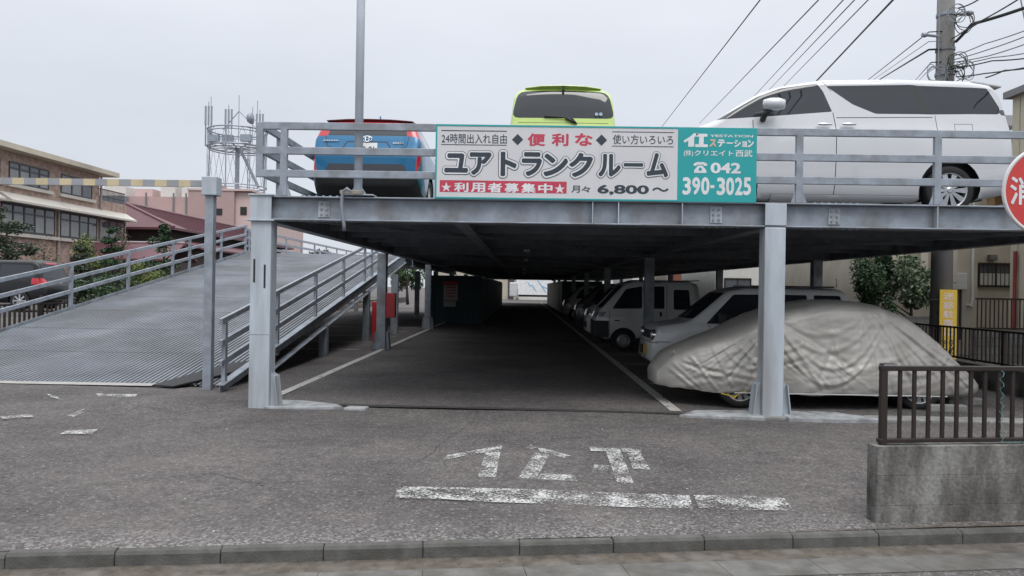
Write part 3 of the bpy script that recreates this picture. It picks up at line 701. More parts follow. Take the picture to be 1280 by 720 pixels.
# ================================================================== VEHICLES
def lerp_prof(pts, x):
    if x <= pts[0][0]: return pts[0][1]
    for (a, b), (c, d) in zip(pts, pts[1:]):
        if x <= c: return b+(d-b)*(x-a)/(c-a) if c > a else d
    return pts[-1][1]
def smooth_prof(pts, wdt=.06):
    def f(x):
        return sum(lerp_prof(pts, x+wdt*o)*wg for o, wg in ((-1, .15), (-.5, .2), (0, .3), (.5, .2), (1, .15)))
    return f
def rpoly(pts, r=.05):
    out = []
    n = len(pts)
    for i in range(n):
        p = Vector(pts[i]); a = Vector(pts[i-1]); b = Vector(pts[(i+1) % n])
        da = (a-p); db = (b-p); ra = min(r, da.length*.45); rb = min(r, db.length*.45)
        A = p+da.normalized()*ra; B = p+db.normalized()*rb
        for t in (0, .33, .67, 1): out.append(tuple(A*(1-t)**2+p*2*t*(1-t)+B*t**2))
    return out
class Car:
    """a car body lofted from cross sections; x runs from nose (0) to tail (L), y across, z up. Panes, lamps and doors are cut out of the body's own surface."""
    def __init__(s, root, L, W, top, bot, plan, belt, tumble=.28, paint=None, bulge=.03, r=.14, crown=.03, shoulder=.5):
        s.root, s.L, s.W, s.paint = root, L, W, paint
        T, B, P, BE = smooth_prof(top), smooth_prof(bot), smooth_prof(plan, .03), smooth_prof(belt)
        st = sorted(set([round(L*i/64, 4) for i in range(65)]+[.01, .03, .06, .1, .15, L-.01, L-.03, L-.06, L-.1, L-.15]))
        rows = []
        for x in st:
            zt, zb, hw = T(x), B(x), W/2*P(x)
            be = min(BE(x), zt-.02)
            rr = min(r, (zt-zb)*.3)
            def side(z):
                q = hw
                if z < zb+.25: q -= .05*((zb+.25-z)/.25)**2
                if z > be: q -= (z-be)*tumble+.012
                t = max(0, min(1, (z-zb)/max(.1, be-zb))); q += -bulge+bulge*math.sin(math.pi*min(1, t*.9+.05))
                return max(q, .05)
            row = [(0, zb), (side(zb)*.55, zb), (side(zb)*.93, zb+.0)]
            for i in range(17):
                z = zb+.03+(zt-rr-zb-.03)*i/16; row.append((side(z), z))
            ys = side(zt-rr)
            for i in range(1, 7):
                a = math.pi/2*i/6; row.append((ys-rr*1.15+rr*1.15*math.cos(a), zt-rr+rr*math.sin(a)))
            ye = max(ys-rr*1.15, .02)
            for i in (.75, .5, .25, 0): row.append((ye*i, zt+crown*(1-(i)**2)))
            rows.append((x, row))
        bm = bmesh.new(); m = len(rows[0][1]); grid = []
        for x, row in rows:
            pts = [(x, -y, z) for y, z in row]+[(x, y, z) for y, z in row[-2:0:-1]]
            grid.append([bm.verts.new((p[0], p[1], p[2])) for p in pts])
        n = len(grid[0])
        for i in range(len(grid)-1):
            for j in range(n):
                bm.faces.new((grid[i][j], grid[i][(j+1) % n], grid[i+1][(j+1) % n], grid[i+1][j]))
        for ring, fl in ((grid[0], 1), (grid[-1], 0)):
            # close the ends by rungs between left and right
            h = n//2
            for j in range(h):
                a, b, c, d = ring[j], ring[j+1], ring[(n-j-1) % n], ring[(n-j) % n]
                vs = [a, b, c, d]; u = []
                for q in vs:
                    if q not in u: u.append(q)
                if len(u) > 2:
                    try: bm.faces.new(u)
                    except ValueError: pass
        bmesh.ops.recalc_face_normals(bm, faces=bm.faces)
        for f in bm.faces: f.smooth = True
        s.bm = bm; s.out = []
    def cut(s, poly, axis='y', side=-1, thr=.12, exclude=()):
        ax = {'y': (0, 2), 'x': (1, 2), 'z': (0, 1)}[axis]; k = {'x': 0, 'y': 1, 'z': 2}[axis]
        poly = [Vector(p) for p in poly]
        ar = sum(a.x*b.y-b.x*a.y for a, b in zip(poly, poly[1:]+poly[:1]))
        if ar < 0: poly.reverse()
        lo = (min(p.x for p in poly), min(p.y for p in poly)); hi = (max(p.x for p in poly), max(p.y for p in poly))
        bm = s.bm
        def cand():
            res = []
            for f in bm.faces:
                if f.normal[k]*side < thr: continue
                if k == 1 and f.calc_center_median()[1]*side < 0: continue
                if max(v.co[ax[0]] for v in f.verts) < lo[0] or min(v.co[ax[0]] for v in f.verts) > hi[0]: continue
                if max(v.co[ax[1]] for v in f.verts) < lo[1] or min(v.co[ax[1]] for v in f.verts) > hi[1]: continue
                res.append(f)
            return res
        for a, b in zip(poly, poly[1:]+poly[:1]):
            d = b-a
            if d.length < 1e-6: continue
            nn = Vector((0, 0, 0)); nn[ax[0]] = d.y; nn[ax[1]] = -d.x
            pc = Vector((0, 0, 0)); pc[ax[0]] = a.x; pc[ax[1]] = a.y
            fs = cand(); g_ = set(fs)
            for f in fs: g_.update(f.edges); g_.update(f.verts)
            bmesh.ops.bisect_plane(bm, geom=list(g_), dist=1e-5, plane_co=pc, plane_no=nn)
        res = []
        for f in cand():
            c = f.calc_center_median(); p = Vector((c[ax[0]], c[ax[1]]))
            if all((b-a).x*(p-a).y-(b-a).y*(p-a).x > -1e-7 for a, b in zip(poly, poly[1:]+poly[:1])): res.append(f)
        return res
    def part(s, faces, name, mat, parent=None, push=0.0, solid=0.0):
        faces = [f for f in faces if f.is_valid]
        if not faces: return None
        idx = {}; vs = []; fs = []
        for f in faces:
            for v in f.verts:
                if v not in idx: idx[v] = len(vs); vs.append(v.co+v.normal*push-Vector((s.L/2, 0, 0)))
            fs.append([idx[v] for v in f.verts])
        me = bpy.data.meshes.new(name); me.from_pydata(vs, [], fs); me.materials.append(mat)
        me.polygons.foreach_set('use_smooth', [True]*len(fs)); me.update()
        o = link_mesh(me, name, parent or s.root)
        bmesh.ops.delete(s.bm, geom=faces, context='FACES')
        if solid:
            so_ = o.modifiers.new('solid', 'SOLIDIFY'); so_.thickness = solid; so_.offset = 1
        return o
    def paintidx(s, faces, i=1):
        for f in faces: f.material_index = i
    def line(s, pts, wd=.008, axis='y', side=-1, idx=1):
        for a, b in zip(pts, pts[1:]):
            a, b = Vector(a), Vector(b); d = (b-a).normalized(); nn = Vector((-d.y, d.x))*wd/2
            s.paintidx(s.cut([a-nn, b-nn, b+nn, a+nn], axis, side), idx)
    def arch(s, x, z, r, sides=(-1, 1), lip=True):
        for sd in sides:
            pol = [(x+(r+.0)*math.cos(a), max(z+r*math.sin(a), .0)) for a in [2*math.pi*i/28 for i in range(28)]]
            bmesh.ops.delete(s.bm, geom=s.cut(pol, 'y', sd, thr=-2), context='FACES') if False else bmesh.ops.delete(s.bm, geom=s.cut(pol, 'y', sd, thr=.05), context='FACES')
    def finish(s, mats=None, tub=True):
        bmesh.ops.translate(s.bm, verts=s.bm.verts, vec=(-s.L/2, 0, 0))
        me = bpy.data.meshes.new('body'); s.bm.to_mesh(me); s.bm.free()
        for m in (mats or [s.paint, BLACK]): me.materials.append(m)
        o = link_mesh(me, 'body', s.root)
        return o
def tub(root, L, W, x0, x1, z0, z1, w=.8):
    m_ = MB(); m_.span((x0-L/2, -W/2*w, z0), (x1-L/2, W/2*w, z1)); return m_.build('wheel_well', BLACK, root)
def wheel(root, x, y, r, wd, side, rimr=.7, spokes=10, rim=ALLOY, twin=False, cover=False):
    """tyre as the part, rim as its sub-part; side is the outward y direction"""
    m_ = MB(); o = wd/2
    m_.lathe([(r*rimr, -o*.8), (r*.93, -o), (r*.985, -o*.75), (r, 0), (r*.985, o*.75), (r*.93, o), (r*rimr+.005, o*.82), (r*rimr, o*.6)], (x, y, r), 'Y', 36)
    t = m_.build('wheel', RUBBER, root, smooth=True)
    m_ = MB(); yo = side*o*.78
    R_ = r*rimr
    m_.lathe([(R_*1.0, side*o*.85), (R_*.94, side*o*.8), (R_*.9, side*o*.3), (R_*.88, 0)], (x, y, r), 'Y', 32)
    if cover:
        m_.lathe([(R_*.9, side*o*.45), (R_*.6, side*o*.65), (R_*.3, side*o*.6), (0.001, side*o*.62)], (x, y, r), 'Y', 24)
    else:
        m_.lathe([(R_*.2, side*o*.8), (R_*.12, side*o*.9), (0.001, side*o*.9)], (x, y, r), 'Y', 16)
        for k in range(spokes):
            a = 2*math.pi*k/spokes
            offs = (-.085, .085) if twin else (0,)
            for of in offs:
                p = Vector((x+R_*.14*math.cos(a), y+side*o*.82, r+R_*.14*math.sin(a))); q = Vector((x+R_*.93*math.cos(a+of), y+side*o*.76, r+R_*.93*math.sin(a+of)))
                d = (q-p).normalized(); sd = Vector((-d.z, 0, d.x))
                w0, w1 = (.016, .02) if twin else (.022, .03)
                m_.prism([p-sd*w0, q-sd*w1, q+sd*w1, p+sd*w0], (0, -side*.03, 0))
    m_.build('rim', rim, t, smooth=False)
    m_ = MB(); m_.lathe([(R_*.88, -.01), (.001, -.01), (.001, .01), (R_*.88, .01)], (x, y-side*o*.15, r), 'Y', 24); m_.build('brake_disc', BLACK, t)
    return t
def place(root, loc, rot=0.0):
    root.location = loc; root.rotation_euler = (0, 0, rot)

# ---------- white minivan on the deck, side on, nose to the left
def vf(cx, cy):
    px, py = 860+cx/2.667, cy/2.667
    return ((px-840)/86.8, (268.0-(1187-px)*.0157-py)/86.8*1.012)
L, W = 4.93, 1.85
vr = thing('minivan', 'white minivan seen side on, parked on the deck behind the guard rail', 'minivan')
v = Car(vr, L, W, [(0, .72), (.03, .98), (.12, 1.12), (.3, 1.22), (.62, 1.34), (1.0, 1.60), (1.3, 1.78), (1.6, 1.88), (2.2, 1.985), (3.2, 2.01), (4.3, 1.99), (4.70, 1.93), (4.80, 1.58), (4.88, 1.22), (4.93, .97)],
        [(0, .3), (.2, .2), (.7, .17), (4.3, .2), (4.93, .34)], [(0, .72), (.1, .86), (.35, .96), (.8, 1), (4.3, 1), (4.75, .965), (4.88, .91), (4.93, .84)],
        [(0, .95), (.6, 1.12), (4.93, 1.19)], .2, WHITEP, .03, .12)
for sd in (-1, 1):
    gl = v.cut(rpoly([vf(90, 397), vf(230, 318), vf(310, 288), vf(433, 272), vf(452, 300), vf(478, 371), vf(300, 384)], .02), 'y', sd)
    v.part(gl, 'front_window', GLASS)
    gl = v.cut(rpoly([vf(462, 281), vf(745, 278), vf(776, 381), vf(622, 379), vf(548, 346)], .03), 'y', sd); v.part(gl, 'sliding_door_window', GLASS)
    gl = v.cut(rpoly([vf(763, 281), vf(1003, 291), vf(1040, 360), vf(1034, 381), vf(806, 382)], .03), 'y', sd); v.part(gl, 'rear_window', GLASS)
    gl = v.cut([vf(740, 277.5), vf(768, 280.5), vf(812, 382.2), vf(770, 381.2)], 'y', sd); v.part(gl, 'window_pillar', BLACK)
    v.line([vf(212, 398), vf(212, 560), vf(228, 655)], .012, 'y', sd); v.line([vf(480, 374), vf(487, 430), vf(480, 650)], .012, 'y', sd)
    v.line([vf(452, 266), vf(480, 300)], .008, 'y', sd); v.line([vf(818, 385), vf(822, 440)], .009, 'y', sd)
    v.line([vf(490, 392), vf(810, 392)], .012, 'y', sd)
    for a, b in (((880, 416), (938, 416)), ((938, 416), (938, 446)), ((880, 446), (880, 416))): v.line([vf(*a), vf(*b)], .007, 'y', sd)
    v.part(v.cut([vf(985, 363), vf(1060, 366), vf(1078, 398), vf(1068, 402), vf(1045, 384), vf(985, 382)], 'y', sd), 'tail_lamp', M('smoked_lamp', (.10, .09, .095), .2, 0, .2, 6))
    v.part(v.cut([vf(-35, 412), vf(40, 408), vf(0, 428), vf(-45, 440)], 'y', sd), 'headlight', LENS)
    v.arch(3.955, .36, .44, (sd,)); v.arch(.78, .36, .43, (sd,))
    v.part(v.cut([(1.4, .16), (3.5, .16), (3.5, .27), (1.4, .27)], 'y', sd), 'sill_trim', WHITEP, push=.02)
v.part(v.cut(rpoly([(-.66, 1.40), (.66, 1.40), (.55, 1.86), (-.55, 1.86)], .06), 'x', -1, .1), 'windshield', GLASS)
v.part(v.cut(rpoly([(-.68, 1.2), (.68, 1.2), (.6, 1.72), (-.6, 1.72)], .06), 'x', 1, .1), 'tailgate_window', GLASS)
v.finish(); tub(vr, L, W, .45, 4.5, .22, 1.0, .82)
for x in (.78, 3.955):
    for sd in (-1, 1): wheel(vr, x-L/2, sd*(W/2-.12), .35, .235, sd, .72, 10, ALLOY, True)
for sd in (-1, 1):
    m_ = MB(); c = vf(255, 362); m_.add([Vector(p) for p in []], [])
    cx, cz = c[0]-L/2, c[1]
    for k in range(1): m_.lathe([(.001, -.16), (.06, -.15), (.088, -.05), (.09, .06), (.07, .14), (.001, .16)], (cx+.05, sd*(W/2+.12), cz+.02), 'X', 14)
    mm = m_.build('mirror', WHITEP, vr, smooth=True)
    m_ = MB(); m_.tube([(cx-.05, sd*(W/2-.06), cz-.16), (cx-.06, sd*(W/2+.05), cz-.12), (cx+.0, sd*(W/2+.1), cz-.05)], .045, 8); m_.build('mirror_stalk', BLACK, mm, smooth=True)
    for a in (446, 526):
        m_ = MB(); p = vf(a, 417); m_.lathe([(.001, -.105), (.018, -.09), (.02, 0), (.018, .09), (.001, .105)], (p[0]-L/2, sd*(W/2-.008), p[1]), 'X', 10); m_.build('door_handle', CHROME, vr, smooth=True)
m_ = MB(); m_.prism([(4.4-L/2, -.66, 1.97), (4.84-L/2, -.64, 1.905), (4.84-L/2, .64, 1.905), (4.4-L/2, .66, 1.97)], (0, 0, .035)); m_.build('roof_spoiler', WHITEP, vr, bevel=.01)
place(vr, (2.15+L/2, 10.62+W/2, ZD), 0)

# ---------- blue hatchback, tail towards the street
L, W = 4.645, 1.78
br_ = thing('hatchback', 'bright blue hatchback with red tail lamps, its rear facing the street behind the rail', 'car')
v = Car(br_, L, W, [(0, .55), (.1, .72), (.9, .98), (1.25, 1.1), (2.0, 1.52), (2.6, 1.6), (3.3, 1.59), (4.2, 1.50), (4.38, 1.455), (4.45, 1.38), (4.50, 1.29), (4.55, 1.2), (4.60, 1.05), (4.645, .8)],
        [(0, .25), (.4, .16), (4.0, .18), (4.45, .22), (4.645, .40)], [(0, .6), (.15, .82), (.5, .95), (1, 1), (3.6, 1), (4.3, .985), (4.5, .96), (4.645, .90)],
        [(0, .7), (1, .92), (4.645, 1.12)], .42, BLUEP, .03, .1)
for sd in (-1, 1):
    v.part(v.cut(rpoly([(1.55, 1.05), (2.2, 1.44), (3.3, 1.48), (3.95, 1.34), (3.95, 1.16), (2.6, 1.07)], .03), 'y', sd), 'side_window', GLASS)
    v.arch(.95, .32, .37, (sd,)); v.arch(3.65, .32, .37, (sd,))
    v.line([(2.55, 1.0), (2.55, .3)], .01, 'y', sd); v.line([(3.5, 1.05), (3.55, .75)], .01, 'y', sd)
    v.part(v.cut([(4.08, 1.18), (4.56, 1.16), (4.50, 1.28), (4.05, 1.31)], 'y', sd, .35), 'tail_lamp', REDL)
v.part(v.cut([(-.66, 1.405), (.66, 1.405), (.62, 1.44), (-.62, 1.44)], 'x', 1, .05), 'upper_tail_lamp', REDL)
v.part(v.cut(rpoly([(-.62, 1.19), (.62, 1.19), (.58, 1.40), (-.58, 1.40)], .02), 'x', 1, .05), 'tailgate_window', GLASS)
for sd in (-1, 1):
    v.part(v.cut([(sd*.32, 1.245), (sd*.9, 1.235), (sd*.9, 1.34), (sd*.62, 1.305)] if False else [(sd*.625, 1.185), (sd*.9, 1.17), (sd*.9, 1.29), (sd*.6, 1.27)], 'x', 1, .03), 'tail_lamp', REDL)
    v.part(v.cut([(sd*.765, .62), (sd*.9, .60), (sd*.9, .90), (sd*.79, .86)], 'x', 1, .35), 'rear_reflector', REDL)
    v.line([(sd*.66, 1.23), (sd*.62, 1.02)], .012, 'x', 1); v.line([(sd*.62, 1.02), (sd*.52, .98)], .012, 'x', 1)
v.part(v.cut([(-.66, .58), (.66, .58), (.58, .735), (-.58, .735)], 'x', 1, .03), 'bumper_insert', M('dark_grey_plastic', (.05, .055, .065), .5, 0, .1, 4))
v.part(v.cut([(-.86, .2), (.86, .2), (.80, .50), (.66, .58), (-.66, .58), (-.80, .50)], 'x', 1, .02), 'bumper_lower', BLACK)
for p_, q_ in (((-.42, .90), (-.31, 1.085)), ((-.31, 1.085), (.31, 1.085)), ((.31, 1.085), (.42, .90)), ((-.55, .885), (.55, .885))): v.line([p_, q_], .018, 'x', 1)
v.part(v.cut([(-.54, .895), (.54, .895), (.54, .91), (-.54, .91)], 'x', 1, .03), 'tailgate_recess', M('blue_paint_recess', (.012, .13, .27), .4, .1, .05, 2))
v.finish()
tub(br_, L, W, .3, 4.25, .2, .9, .8)
for x in (.95, 3.65):
    for sd in (-1, 1): wheel(br_, x-L/2, sd*(W/2-.11), .31, .2, sd, .66, 10)
m_ = MB(); m_.box((L-.03-L/2, 0, .99), (.012, .33, .165), rot=Matrix.Rotation(R(-16), 3, 'Y')); pt = m_.build('number_plate', M('plate_white', (.6, .61, .6), .4), br_)
lettering('43-81', (L-.0215-L/2, 0, .99), (0, 1, 0), (-.28, 0, .96), -.12, .12, -.06, .02, INK, pt, .02, lift=.004, name='plate_lettering')
m_ = MB(); ex, ez_ = L-.06-L/2, 1.135
for ry, rz_, dz in ((.075, .05, 0), (.03, .046, 0), (.055, .018, .022)): m_.tube([(ex-(rz_*math.sin(a)+dz)*.4, ry*math.cos(a), ez_+rz_*math.sin(a)+dz) for a in [2*math.pi*i/24 for i in range(25)]], .0055, 6)
m_.build('emblem', CHROME, br_, smooth=True)
m_ = MB()
for i in range(5): m_.box((L-.045-L/2, .42+.035*i, 1.07), (.012, .026, .03))
m_.build('badge', CHROME, br_)
m_ = MB()
for i in range(6): m_.box((L-.045-L/2, -.66+.04*i, 1.10), (.012, .03, .018))
m_.build('badge', CHROME, br_)
m_ = MB(); m_.prism([(L-.55-L/2, .12, 1.50), (L-.40-L/2, .12, 1.49), (L-.42-L/2, .12, 1.57)], (0, .02, 0)); m_.build('roof_fin', BLUEP, br_)
m_ = MB(); m_.prism([(L-.45-L/2, -.70, 1.455), (L-.22-L/2, -.68, 1.44), (L-.20-L/2, -.35, 1.458), (L-.19-L/2, 0, 1.462), (L-.20-L/2, .35, 1.458), (L-.22-L/2, .68, 1.44), (L-.45-L/2, .70, 1.455)], (0, 0, .016)); m_.build('roof_spoiler', M('dark_red_paint', (.11, .012, .02), .3, 0, .05, 3, coat=.3), br_, bevel=.008)
place(br_, (-2.45, 11.35+L/2, ZD), R(-90))

# ---------- lime kei wagon, tail towards the street
L, W = 3.4, 1.66
gr_ = thing('kei_wagon', 'lime green small wagon with a dark rear window showing above the banner', 'car')
v = Car(gr_, L, W, [(0, .6), (.05, .85), (.5, 1.0), (1.0, 1.55), (1.4, 1.73), (2.2, 1.77), (3.1, 1.735), (3.24, 1.70), (3.32, 1.3), (3.36, 1.05), (3.4, .85)],
        [(0, .28), (.3, .2), (3.1, .2), (3.4, .32)], [(0, .75), (.15, .9), (.5, 1), (2.9, 1), (3.25, .97), (3.4, .88)], [(0, .8), (.5, .95), (3.4, 1.0)], .13, GREENP, .02, .17, .035)
for sd in (-1, 1):
    v.part(v.cut(rpoly([(.95, 1.05), (1.35, 1.55), (3.0, 1.55), (3.08, 1.05)], .05), 'y', sd), 'side_window', GLASS)
    v.arch(.6, .28, .33, (sd,)); v.arch(2.85, .28, .33, (sd,))
v.part(v.cut(rpoly([(-.735, 1.27), (.735, 1.27), (.645, 1.675), (.0, 1.69), (-.645, 1.675)], .11), 'x', 1, .05), 'tailgate_window', GLASS)
v.part(v.cut(rpoly([(-.6, 1.05), (.6, 1.05), (.5, 1.5), (-.5, 1.5)], .07), 'x', -1, .05), 'windshield', GLASS)
for sd in (-1, 1): v.part(v.cut([(sd*.6, .7), (sd*.72, .7), (sd*.72, 1.0), (sd*.6, 1.0)], 'x', 1, .05), 'tail_lamp', REDL)
v.line([(-.64, 1.2), (.64, 1.2)], .008, 'x', 1)
v.finish(); tub(gr_, L, W, .3, 3.1, .2, .9, .8)
for x in (.6, 2.85):
    for sd in (-1, 1): wheel(gr_, x-L/2, sd*(W/2-.1), .28, .15, sd, .65, 8)
m_ = MB(); m_.tube([(L-.055-L/2, -.27, 1.29), (L-.045-L/2, -.02, 1.28), (L-.04-L/2, .13, 1.255), (L-.03-L/2, .19, 1.18)], .013, 6); m_.tube([(L-.045-L/2, .03, 1.27), (L-.03-L/2, .17, 1.20)], .02, 6); m_.build('rear_wiper', BLACK, gr_, smooth=True)
m_ = MB(); m_.box((L-.12-L/2, .0, 1.70), (.04, .03, .05)); m_.build('washer_nozzle', BLACK, gr_)
m_ = MB(); m_.lathe([(.0, 0), (.025, 0), (.025, .002), (.0, .002)], (L-.06-L/2, .47, 1.33), 'X', 12); m_.lathe([(.0, 0), (.025, 0), (.025, .002), (.0, .002)], (L-.06-L/2, .53, 1.33), 'X', 12); m_.build('window_sticker', M('sticker_pale', (.4, .5, .6), .4), gr_)
m_ = MB(); m_.prism([(2.9-L/2, -.55, 1.755), (3.2-L/2, -.55, 1.718), (3.26-L/2, -.3, 1.735), (3.27-L/2, 0, 1.742), (3.26-L/2, .3, 1.735), (3.2-L/2, .55, 1.718), (2.9-L/2, .55, 1.755)], (0, 0, .018)); m_.build('roof_spoiler', GREENP, gr_, bevel=.012)
gx = at(704, 150, 10.45).x
place(gr_, (gx, 10.38+L/2, ZD), R(-90))

# ---------- white kei off-roader in the second bay
L, W = 3.55, 1.5
jr = thing('kei_suv', 'small white off road wagon with round headlamps, nose in the lane behind the covered car', 'car')
v = Car(jr, L, W, [(0, .62), (.02, .86), (.1, .965), (.62, 1.055), (.70, 1.10), (1.30, 1.60), (1.6, 1.665), (3.3, 1.66), (3.42, 1.62), (3.5, 1.2), (3.55, .9)],
        [(0, .34), (.3, .28), (3.2, .3), (3.55, .4)], [(0, .84), (.08, .93), (.3, .98), (.6, 1), (3.3, 1), (3.55, .93)], [(0, .86), (.9, 1.0), (3.55, 1.04)], .2, WHITEV, .025, .09)
for sd in (-1, 1):
    v.part(v.cut(rpoly([(.92, 1.03), (1.42, 1.545), (1.92, 1.555), (1.92, 1.04)], .03), 'y', sd), 'front_window', GLASS)
    v.part(v.cut(rpoly([(1.99, 1.04), (1.99, 1.555), (2.7, 1.555), (2.7, 1.05)], .03), 'y', sd), 'rear_window', GLASS)
    v.part(v.cut(rpoly([(2.82, 1.05), (2.82, 1.555), (3.28, 1.55), (3.38, 1.08)], .03), 'y', sd), 'quarter_window', GLASS)
    v.line([(.98, 1.0), (1.05, .36)], .01, 'y', sd); v.line([(1.955, 1.0), (1.95, .36)], .01, 'y', sd)
    v.line([(.05, .70), (.3, .70)], .012, 'y', sd)
    v.part(v.cut([(3.42, 1.05), (3.49, 1.05), (3.44, 1.45), (3.38, 1.45)], 'y', sd, .02), 'tail_lamp', REDL)
    v.arch(.62, .33, .38, (sd,)); v.arch(2.85, .33, .38, (sd,))
v.part(v.cut(rpoly([(-.64, 1.11), (.64, 1.11), (.55, 1.58), (-.55, 1.58)], .06), 'x', -1, .1), 'windshield', GLASS)
v.part(v.cut([(-.45, .74), (.45, .74), (.45, .88), (-.45, .88)], 'x', -1, .1), 'grille', BLACK)
v.line([(-.7, .68), (.7, .68)], .012, 'x', -1)
v.finish(); tub(jr, L, W, .3, 3.2, .25, .9, .8)
for sd in (-1, 1):
    m_ = MB(); m_.lathe([(.001, -.05), (.05, -.045), (.078, -.02), (.082, .03)], (.03-L/2, sd*.56, .81), 'X', 20); hl = m_.build('headlight', LENS, jr, smooth=True)
    m_ = MB(); m_.lathe([(.08, -.025), (.095, -.03), (.1, .03)], (.03-L/2, sd*.56, .81), 'X', 20); m_.build('bezel', CHROME, hl, smooth=True)
    m_ = MB(); m_.lathe([(.001, -.02), (.04, -.015), (.05, .03)], (.02-L/2, sd*.55, .52), 'X', 16); m_.build('fog_lamp', CHROME, jr, smooth=True)
    m_ = MB(); m_.box((1.16-L/2, sd*(W/2+.10), 1.12), (.1, .18, .2)); mm = m_.build('mirror', BLACK, jr, bevel=.03)
    m_ = MB(); m_.box((1.215-L/2, sd*(W/2+.10), 1.12), (.006, .15, .16)); m_.build('mirror_glass', CHROME, mm)
m_ = MB(); m_.box((-.012-L/2, 0, .52), (.012, .33, .165)); m_.build('number_plate', M('plate_yellow', (.55, .42, .09), .4), jr)
m_ = MB(); m_.box((-.005-L/2, .42, .5), (.02, .3, .16)); m_.build('bumper_opening', BLACK, jr)
for x in (.62, 2.85):
    for sd in (-1, 1): wheel(jr, x-L/2, sd*(W/2-.1), .33, .18, sd, .6, 6)
for sd in (-1, 1):
    m_ = MB(); m_.bar((1.75-L/2, sd*.55, 1.70), (3.2-L/2, sd*.55, 1.70), .03, .03); m_.build('roof_rail', BLACK, jr)
place(jr, (2.29+L/2, 12.85+W/2, 0), 0)

# ---------- white kei pick-up with a double cab, third bay, and vans beyond
L, W = 3.4, 1.475
tr_ = thing('kei_pickup', 'white double cab mini pickup with a dark front bumper, parked behind a column', 'truck')
v = Car(tr_, L, W, [(0, .75), (.04, 1.0), (.12, 1.08), (.42, 1.40), (.75, 1.76), (1.0, 1.84), (2.4, 1.84), (2.56, 1.80), (2.60, 1.3), (2.64, .95)],
        [(0, .38), (.2, .32), (2.64, .36)], [(0, .86), (.1, .95), (.3, 1), (2.6, 1), (2.64, .98)], [(0, .9), (2.64, 1.06)], .1, WHITEV, .015, .08)
for sd in (-1, 1):
    v.part(v.cut(rpoly([(.42, 1.10), (.78, 1.62), (1.2, 1.70), (1.2, 1.12)], .04), 'y', sd), 'front_window', GLASS)
    v.part(v.cut(rpoly([(1.28, 1.12), (1.28, 1.70), (1.78, 1.70), (1.78, 1.12)], .04), 'y', sd), 'rear_window', GLASS)
    v.part(v.cut(rpoly([(2.02, 1.10), (2.02, 1.62), (2.42, 1.62), (2.46, 1.10)], .06), 'y', sd), 'quarter_window', GLASS)
    for xx in (.36, 1.24, 1.84): v.line([(xx, 1.75 if xx > 1 else 1.05), (xx, .42)], .01, 'y', sd)
    v.arch(.72, .28, .34, (sd,))
    v.part(v.cut([(.0, .88), (.2, .9), (.28, 1.02), (.0, 1.02)], 'y', sd, .02), 'headlight', LENS)
v.part(v.cut(rpoly([(-.6, 1.12), (.6, 1.12), (.55, 1.72), (-.55, 1.72)], .06), 'x', -1, .1), 'windshield', GLASS)
v.part(v.cut([(-.75, .36), (.75, .36), (.75, .78), (-.75, .78)], 'x', -1, .1), 'bumper', BLACK, push=.01)
v.finish(); tub(tr_, L, W, .3, 2.5, .3, .9, .8)
m_ = MB(); m_.span((-.03-L/2, -W/2-.02, .36), (.34-L/2, -W/2+.03, .79)); m_.build('bumper_guard', BLACK, tr_, bevel=.02)
m_ = MB(); m_.span((2.66-L/2, -W/2+.01, .62), (3.4-L/2, W/2-.01, .66))
for sd in (-1, 1): m_.span((2.66-L/2, sd*(W/2-.03), .66), (3.4-L/2, sd*W/2*.999, .93))
m_.span((3.37-L/2, -W/2+.035, .66), (3.4-L/2, W/2-.035, .93)); m_.build('cargo_bed', WHITEV, tr_)
m_ = MB(); m_.span((2.4-L/2, -.68, 1.845), (2.66-L/2, .68, 1.875)); m_.build('roof_lip', WHITEV, tr_, bevel=.01)
m_ = MB(); m_.box((1.68-L/2, -W/2-.01, .98), (.05, .03, .12)); m_.build('door_handle', BLACK, tr_)
m_ = MB(); m_.box((.55-L/2, -W/2-.008, .80), (.14, .01, .03)); m_.build('badge', BLACK, tr_)
for x in (.72, 2.75):
    for sd in (-1, 1): wheel(tr_, x-L/2, sd*(W/2-.1), .28, .16, sd, .62, 8, M('steel_wheel', (.3, .31, .32), .4, .5), False, True)
place(tr_, (1.92+L/2, 19.15+W/2, 0), 0)

